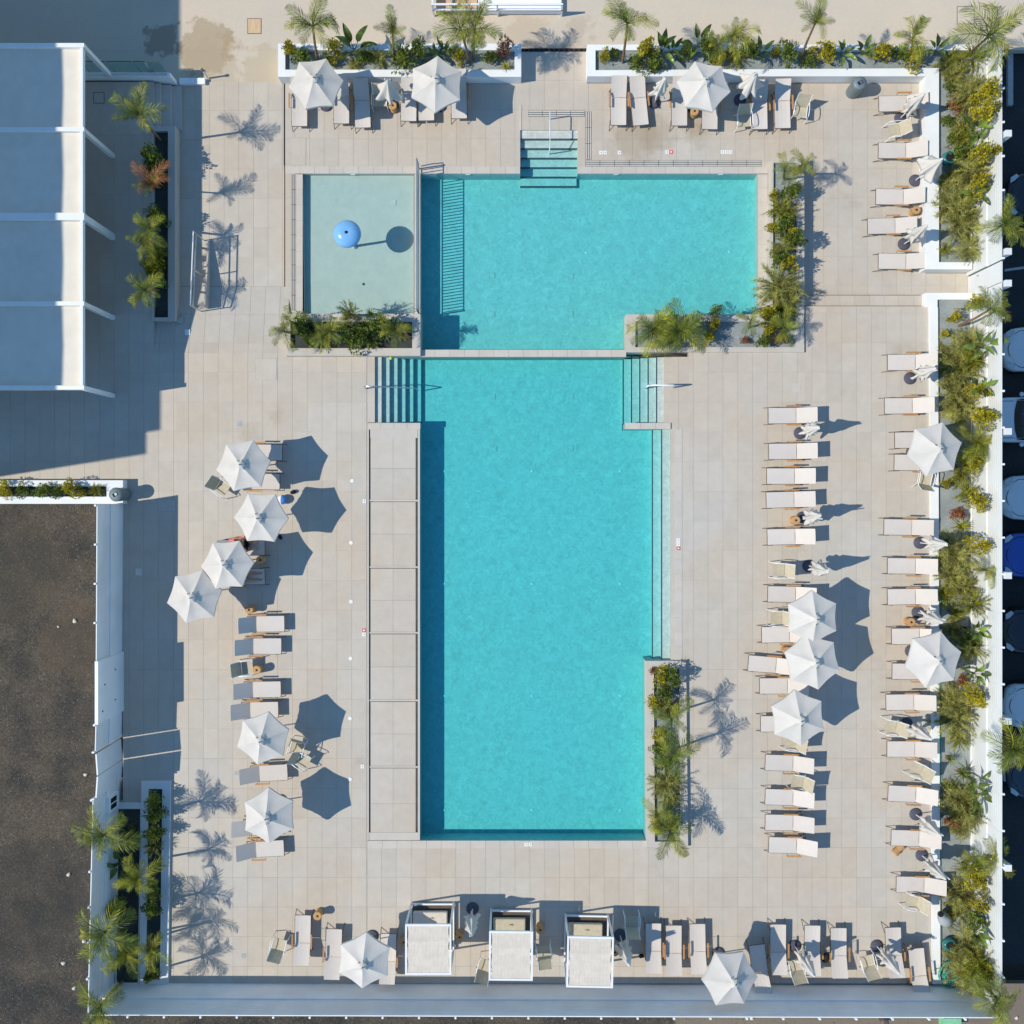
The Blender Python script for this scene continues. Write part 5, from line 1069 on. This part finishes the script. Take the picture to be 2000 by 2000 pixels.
bed('long car park fence planter', 'top', 0.0, [('p', 1934, 604, 1873, 636, 2.6, .68, 12), ('k', 1864, 618, .28, .5), ('k', 1844, 653, .2, .4), ('k', 1903, 594, .32, 1.0), ('f', 1900, 666, .52, 1.1), ('s', 1922, 672, .5, 1.2), ('f', 1878, 700, .85, 1.3), ('l', 1905, 702, .5, 1.1), ('f', 1884, 730, .7, 1.2), ('f', 1872, 770, .72, 1.1), ('k', 1910, 762, .34, 1.0), ('f', 1888, 796, .75, 1.2), ('s', 1920, 755, .4, 1.0), ('k', 1918, 816, .48, 1.2), ('y', 1906, 862, 1896, 866, 1.2, .75, 13), ('p', 1898, 880, 1890, 880, .9, .65, 11), ('k', 1897, 902, .40, .8), ('l', 1880, 924, .5, .9),
    ('l', 1893, 962, .45, .9), ('k', 1912, 980, .36, 1.0), ('k', 1846, 946, .22, .4), ('r', 1872, 1002, .28, .5), ('v', 1875, 1028, .50), ('g', 1850, 1062, .25, .4), ('f', 1872, 1084, .78, 1.1), ('k', 1914, 1064, .34, 1.0), ('y', 1924, 1113, 1902, 1112, 1.7, .50, 11), ('f', 1864, 1128, .65, 1.0), ('f', 1888, 1150, .6, 1.0), ('l', 1852, 1166, .45, .7), ('l', 1908, 1182, .5, 1.1), ('s', 1908, 1232, .55, 1.1), ('f', 1900, 1270, .55, 1.1), ('g', 1888, 1248, .4, .8), ('s', 1910, 1318, .52, 1.0), ('r', 1878, 1326, .25, .5), ('k', 1905, 1360, .42, 1.0),
    ('f', 1866, 1372, .72, 1.0), ('f', 1872, 1408, .80, 1.1), ('p', 1976, 1462, 1905, 1430, 2.7, .85, 13), ('l', 1876, 1446, .42, .7), ('a', 1855, 1482, .30), ('a', 1878, 1508, .48), ('s', 1911, 1532, .4, .9), ('s', 1912, 1556, .6, 1.1), ('f', 1886, 1568, .82, 1.2), ('f', 1896, 1590, .72, 1.2), ('a', 1852, 1538, .35), ('r', 1856, 1602, .30, .5), ('f', 1884, 1620, .45, .8), ('y', 1938, 1674, 1905, 1660, 1.8, .62, 11), ('p', 1905, 1680, 1895, 1676, 1.1, .62, 11), ('k', 1907, 1718, .42, .9), ('f', 1876, 1752, .70, 1.1), ('l', 1898, 1700, .45, .9), ('k', 1916, 1764, .30, .9), ('k', 1856, 1788, .26, .4), ('f', 1884, 1772, .5, .9), ('g', 1903, 1792, .35, .8),
    ('s', 1910, 1822, .5, 1.1), ('f', 1896, 1856, .72, 1.1), ('f', 1890, 1888, .85, 1.2), ('l', 1918, 1890, .55, 1.1), ('y', 1850, 1856, 1850, 1856, .2, .22, 8), ('p', 1944, 1946, 1906, 1906, 2.4, .80, 14), ('l', 1922, 1918, .6, 1.1), ('f', 1906, 1910, .7, 1.1), ('f', 1862, 1232, .4, .6), ('l', 1868, 1202, .35, .5)], by_)
bed('planter right of the upper pool', 'top', -.02, [('p', 1532, 336, 1534, 350, 1.2, .55, 10), ('y', 1566, 322, 1550, 340, 1.5, .50, 9), ('g', 1546, 374, .38, .8), ('k', 1512, 380, .2, .5), ('l', 1526, 404, .52, .9), ('f', 1540, 412, .45, .9), ('k', 1508, 444, .24, .5), ('g', 1530, 440, .4, .8), ('k', 1545, 456, .34, .8), ('g', 1552, 470, .38, .9), ('f', 1532, 486, .5, .9), ('k', 1538, 514, .4, .9), ('g', 1520, 508, .36, .8), ('f', 1524, 556, .80, 1.2), ('f', 1540, 580, .62, 1.0), ('l', 1534, 604, .5, .9), ('k', 1500, 612, .34, .9), ('p', 1530, 640, 1530, 640, 1.0, .62, 11), ('k', 1499, 646, .34, .8), ('g', 1512, 628, .4, .8), ('r', 1522, 664, .3, .5)], by_)
bed('upper pool corner planter', 'left end', -.02, [('p', 1276, 644, 1276, 652, .9, .75, 12), ('y', 1300, 652, 1296, 658, .8, .60, 10), ('p', 1326, 648, 1326, 652, 1.1, .85, 13), ('g', 1350, 640, .4, .7), ('g', 1395, 608, .20, 1.7), ('k', 1384, 660, .30, .6), ('k', 1396, 632, .26, 1.0), ('p', 1466, 626, 1462, 640, 1.5, .42, 7), ('g', 1300, 632, .45, .8), ('r', 1456, 664, .18, .3), ('g', 1488, 668, .3, .6)], bx_)
bed('planter below the paddling pool', 'left end', .12, [('p', 556, 648, 580, 652, 1.0, .62, 8), ('y', 566, 626, 578, 642, 1.0, .50, 7), ('g', 590, 634, .45, .7), ('f', 624, 652, .6, .8), ('p', 642, 648, 642, 652, .9, .6, 10), ('l', 681, 606, .38, 1.9), ('g', 690, 662, .55, .9), ('a', 724, 612, .28), ('g', 712, 648, .45, .7), ('f', 720, 658, .5, .6), ('g', 750, 636, .50, 1.0), ('p', 772, 646, 766, 652, 1.0, .55, 9), ('d', 790, 652, 792, 656, .3, .32, 8), ('g', 608, 664, .35, .5)], bx_)
bed('narrow planter beside the long pool', 'top', .02, [('r', 1276, 1309, .14, .4), ('k', 1293, 1322, .38, .8), ('g', 1313, 1318, .38, .9), ('g', 1300, 1352, .42, .7), ('k', 1276, 1374, .28, .5), ('f', 1303, 1384, .50, .8), ('p', 1312, 1404, 1300, 1402, 2.0, .72, 7), ('k', 1290, 1438, .32, .6), ('g', 1286, 1462, .34, .6), ('p', 1312, 1477, 1299, 1470, 2.2, .75, 8), ('g', 1300, 1486, .38, .8), ('f', 1303, 1532, .62, 1.0), ('f', 1308, 1560, .45, .9), ('y', 1287, 1590, 1290, 1590, .7, .52, 10), ('p', 1308, 1622, 1300, 1614, 1.3, .70, 12), ('g', 1312, 1605, .42, .8), ('k', 1284, 1615, .3, .6)], by_)
bed('shaded planter by the pergola', 'top', -.12, [('p', 275, 226, 314, 274, 2.5, .78, 9, 1), ('g', 298, 312, .45, 1.2), ('g', 304, 338, .4, 1.0), ('d', 302, 362, 312, 366, 1.5, .85, 8, 1), ('p', 290, 446, 310, 448, 1.8, .62, 11), ('y', 292, 478, 312, 478, 1.6, .56, 11), ('g', 306, 420, .4, 1.0), ('k', 296, 520, .42, 1.3), ('p', 284, 568, 312, 566, 1.9, .60, 12), ('g', 304, 545, .4, 1.0), ('l', 302, 500, .45, 1.1)], by_)
bed('shaded corner planters', 'top', .02, [('p', 204, 1630, 242, 1600, 2.7, .95, 13), ('g', 303, 1558, .32, .8), ('g', 302, 1590, .36, .8), ('g', 302, 1625, .36, .8), ('f', 298, 1655, .35, .8), ('s', 226, 1696, .45, 1.4), ('y', 272, 1712, 258, 1690, 2.0, .75, 12), ('g', 302, 1740, .35, .7), ('p', 206, 1820, 250, 1775, 2.6, .92, 12), ('y', 250, 1860, 258, 1826, 1.8, .72, 11), ('y', 296, 1850, 298, 1832, 1.7, .62, 9), ('g', 300, 1772, .36, .8), ('p', 198, 1962, 240, 1916, 2.9, .75, 11), ('g', 230, 1768, .35, 1.0), ('g', 296, 1905, .3, .5), ('f', 250, 1640, .4, .8)], by_)
bed('gravel lot planter', 'left end', .3, [('k', 8, 956, .34, .5), ('g', 44, 958, .3, .4), ('g', 84, 957, .36, .5), ('k', 140, 954, .36, .7), ('l', 186, 957, .30, .5), ('g', 112, 960, .26, .35)], bx_)

# pots, hose, stones and oddments
def pot(label, x, y, z, prof, m, rot=(0, 0, 0)):
    t = thing('pot', label, 'pot', P(x, y, z)); mb = MB(); mb.lathe(prof, 20); mb.build('body', m, t, True, (0, 0, 0), rot)
    mb = MB(); r, h = prof[-1]; mb.lathe([(r * .8, h + .002), (r * .75, h + .006)], 16); mb.build('mouth', 'dark', t, True, (0, 0, 0), rot); return t
pot('grey amphora pot lying in the long fence planter', 1850, 1803, .20, [(.08, -.1), (.2, .05), (.25, .3), (.22, .55), (.12, .72), (.10, .80), (.14, .86)], 'greypot', (R_(55), 0, R_(-140)))
pot('teal glazed bowl pot beside the grey amphora', 1849, 1840, 0, [(.1, 0), (.22, .08), (.27, .22), (.24, .34), (.22, .36)], 'teal')
pot('teal glazed pot half hidden in the upper fence planter', 1847, 314, .02, [(.1, 0), (.22, .08), (.27, .25), (.24, .4), (.22, .42)], 'teal')
hp = [P(1838 + 1.2 * math.sin(y * .021), y, .03) for y in range(1150, 1840, 12)] + [P(1842, 1850, .03), P(1850, 1870, .04), P(1858, 1884, .06)]
for k in range(40): a = k * .62; hp.append(P(1857 + (13 + 6 * math.sin(k * 1.7)) * math.cos(a), 1906 + (12 + 6 * math.cos(k * 2.1)) * math.sin(a), .10 + .006 * k))
for k in range(30): a = k * .42; hp.append(P(1856 + (22 + 2 * math.sin(k)) * math.cos(a), 1904 + (24 + 2 * math.cos(k)) * math.sin(a), .22 + .02 * math.sin(k)))
mb = MB(); mb.tube(hp, .018, 5); tag(mb.build('garden_hose', 'hose', None, True), 'teal garden hose along the fence planter, coiled at its lower end', 'hose')
mb = MB(); mb.box((-.32, -.22, 0), (.32, .22, .5)); t = thing('utility_box', 'pale green box outside the bottom fence near the corner', 'box', P(1849, 1988, -.5)); mb.build('body', 'palegreen', t)
mb = MB(); mb.box((-.34, -.24, .502), (.34, .24, .55)); mb.build('lid', 'palegreen', t)
sr = random.Random(5)
for k, (x, y, l) in enumerate([(167, 1513, 'topmost'), (134, 1708, 'second from the top, the biggest'), (164, 1838, 'third from the top, near the fence'), (124, 1881, 'fourth from the top'), (145, 1930, 'lowest'), (146, 1213, 'alone beside the long left fence'), (114, 1224, 'left of the fence, in the middle of the lot'), (1985, 1988, 'beside the corner at bottom right'), (1468, 1988, 'below the bottom fence right of the middle')]):
    mb = MB(); mb.lathe([(.03, -.05), (.075, -.02), (.085, .03), (.05, .07), (.01, .08)], 9, (0, 0, 0), 0, lambda th, z: 1 + .2 * math.sin(3 * th + k)); o = mb.build('stone', 'palestone', None, False, P(x, y, -.48), (0, 0, k)); s = sr.uniform(.6, 1.1); o.scale = (s, s * .8, s); tag(o, f'pale stone on the gravel lot, {l}' if k < 7 else f'pale stone {l}', 'stone', 'pale stones on the gravel')
pm_ = MB()
for k in range(5200):
    x, y = (sr.uniform(-20, 192), sr.uniform(990, 2015)) if k < 4000 else (sr.uniform(180, 2000), sr.uniform(1976, 2015)); p = P(x, y, -.5); r = .011 + .022 * sr.random() ** 3; a = sr.uniform(0, 6)
    vs_ = [p + Vector((r * math.cos(a + q * 1.57) * sr.uniform(.7, 1.2), r * math.sin(a + q * 1.57) * sr.uniform(.7, 1.2), 0)) for q in range(4)] + [p + Vector((0, 0, r))]
    pm_.add(vs_, [(0, 1, 4), (1, 2, 4), (2, 3, 4), (3, 0, 4)])
tag(pm_.build('gravel', 'pebble'), kind='stuff')
t = thing('shadow_drum', 'dark drum added for the shadow of bins at the gravel edge by the bottom fence', 'lamp', P(1722, 1988, -.5)); mb = MB(); mb.lathe([(.12, 0), (.14, .3), (.06, .4)], 12); mb.build('body', 'darkmetal', t, True); mb = MB(); mb.lathe([(.15, .41), (.1, .45)], 12); mb.build('lid', 'darkmetal', t)  # dark drum added in place of a shadow cast by bins

# ------------------------------------------------------------------ parked cars
def car_proto():
    t = thing('parked_car', 'x', 'car')
    st = [(0.0, .50, .38, .55), (.06, .66, .30, .66), (.22, .78, .24, .73), (.5, .85, .20, .80), (.9, .88, .2, .87), (1.25, .89, .2, .93), (2.4, .89, .2, .95), (3.4, .88, .2, .97), (3.9, .85, .24, .96), (4.15, .76, .3, .85), (4.22, .66, .36, .7)]
    mb = MB(); vs = []; m = 12
    for (x, w_, zl, zt) in st:
        zm = (zl + zt) / 2
        for (fy, fz) in ((-.75, zl), (-.98, zl + .06), (-1, zm), (-.985, zt - .08), (-.90, zt - .015), (-.45, zt + .02), (0, zt + .028), (.45, zt + .02), (.90, zt - .015), (.985, zt - .08), (1, zm), (.98, zl + .06)): vs.append((x + (.10 * abs(fy) ** 2.5 if x < .3 else 0), fy * w_, fz))
    n = len(st); fs = [(i * m + j, i * m + (j + 1) % m, (i + 1) * m + (j + 1) % m, (i + 1) * m + j) for i in range(n - 1) for j in range(m)] + [tuple(range(m - 1, -1, -1)), tuple(range((n - 1) * m, n * m))]
    mb.add(vs, fs); mb.build('body', 'carwhite', t, True)
    # bonnet: a panel standing 6 mm proud with its own seam
    hb = MB(); hv = []; nn = 9
    for i in range(nn):
        f = i / (nn - 1); x = .17 + f * .95; w_ = .40 + .36 * min(1, (f * 2.6)) ** .5; zt = .73 + .20 * f ** .8
        for q in range(7): u = q / 6 * 2 - 1; hv.append((x + (.05 + .10 * (1 - f)) * u * u * (1 - f), u * w_ * .93, zt + .048 - .03 * abs(u) ** 3))
    hb.add(hv, [(i * 7 + q, i * 7 + 7 + q, i * 7 + 8 + q, i * 7 + 1 + q) for i in range(nn - 1) for q in range(6)]); hb.build('bonnet', 'carwhite', t, True)
    sm = MB(); sm.tube([Vector(hv[i * 7]) + Vector((0, -.012, -.02)) for i in range(nn - 1, -1, -1)] + [Vector(hv[q]) + Vector((-.012, 0, -.016)) for q in range(1, 6)] + [Vector(hv[i * 7 + 6]) + Vector((0, .012, -.02)) for i in range(nn)], .012, 5); sm.build('bonnet_seam', 'dark', t)
    def loft(nm, secs, mm, k=5):
        b = MB(); v = []
        for (x, w_, z, cr) in secs:
            for q in range(k): u = q / (k - 1) * 2 - 1; v.append((x + .12 * u * u * cr, u * w_, z - .04 * u * u))
        b.add(v, [(i * k + q, i * k + k + q, i * k + k + 1 + q, i * k + 1 + q) for i in range(len(secs) - 1) for q in range(k - 1)]); b.build(nm, mm, t, True)
    loft('windscreen', [(1.13, .74, .955, 1), (1.5, .68, 1.20, .8), (1.86, .60, 1.42, .5)], 'carglass'); loft('roof', [(1.86, .60, 1.425, .5), (2.3, .62, 1.46, 0), (3.0, .60, 1.45, 0), (3.3, .56, 1.41, -.3)], 'carwhite'); loft('rear_window', [(3.3, .56, 1.405, -.3), (3.8, .66, 1.02, -.4)], 'carglass')
    for s in (-1, 1):
        b = MB(); b.add([(1.2, s * .80, .95), (1.9, s * .64, 1.39), (3.25, s * .60, 1.38), (3.75, s * .78, .98), (2.5, s * .84, .95)], [(0, 1, 2, 3, 4)]); b.build('side_window', 'carglass', t)
        b = MB(); b.add([(.13, s * .46, .665), (.14, s * .66, .645), (.34, s * .80, .70), (.40, s * .70, .775), (.24, s * .52, .745)], [(0, 1, 2, 3, 4)]); o = b.build('headlight', 'lamp', t, False, (0, 0, .035)); q = o.modifiers.new('thick', 'SOLIDIFY'); q.thickness = .05
        b = MB(); b.lathe([(.06, -.05), (.10, 0), (.06, .05)], 10); b.build('wing_mirror', 'carwhite', t, True, (1.42, s * .98, .98))
        for x in (.78, 3.35):
            b = MB(); b.lathe([(.2, -.1), (.31, -.1), (.33, -.05), (.33, .05), (.31, .1), (.2, .1)], 20); b.build('wheel', 'tyre', t, True, (x, s * .80, .33), (R_(90), 0, 0))
    b = MB(); b.box((-.012, -.26, .42), (.02, .26, .53)); b.build('number_plate', 'white', t)
    b = MB(); b.box((.0, -.42, .28), (.05, .42, .40)); b.build('grille', 'dark', t)
    return t
CAR = car_proto()
for k, (x, y, m, l) in enumerate([(1967, 380, 'cardark', 'dark car with pale headlamps, highest in the car park'), (1960, 683, 'carwhite', 'white car with curved bonnet, uppermost white one'), (1956, 820, 'carwhite', 'white car with its dark windscreen in view, second white one'), (1957, 972, 'carwhite', 'white car above the blue one'), (1957, 1084, 'carblue', 'bright blue car between a white and a black one'), (1959, 1233, 'cardark', 'black car below the blue one'), (1963, 1379, 'carwhite', 'lowest white car'), (1967, 1516, 'carslate', 'dark slate car, lowest in the car park')]):
    p = P(x, y, -.28); r, ch = copy_thing(CAR, f'{l}, parked against the fence', (p.x + (.9 if False else 0), p.y, -1.0), R_((-2, 1, 0, 0, 0, 1, 0, 2)[k]), 'parked cars at the fence')
    if k == 2: r.location.x -= .75
    for c in ch:
        if c.name.split('.')[0] in ('body', 'bonnet', 'roof', 'wing_mirror'):
            if m != 'carwhite':
                c.data = CARM.setdefault((m, c.data.name), c.data.copy()) if 'CARM' in globals() else c.data
                c.material_slots[0].link = 'OBJECT'; c.material_slots[0].material = M[m]
for o in list(CAR.children): bpy.data.objects.remove(o)
bpy.data.objects.remove(CAR)
for k, y in enumerate((525, 760, 900)):
    mb = MB(); a = P(1970, y, -1); mb.box((a.x, a.y - .05, -1.0), (a.x + 5, a.y + .05, -.996)); 
mb = MB(); a = P(1962, 528, -1); mb.box((0, -.05, 0), (5, .05, .004)); tag(mb.build('bay_line', 'kerb', None, False, (a.x, a.y, -.9985), (0, 0, R_(8))), kind='structure')
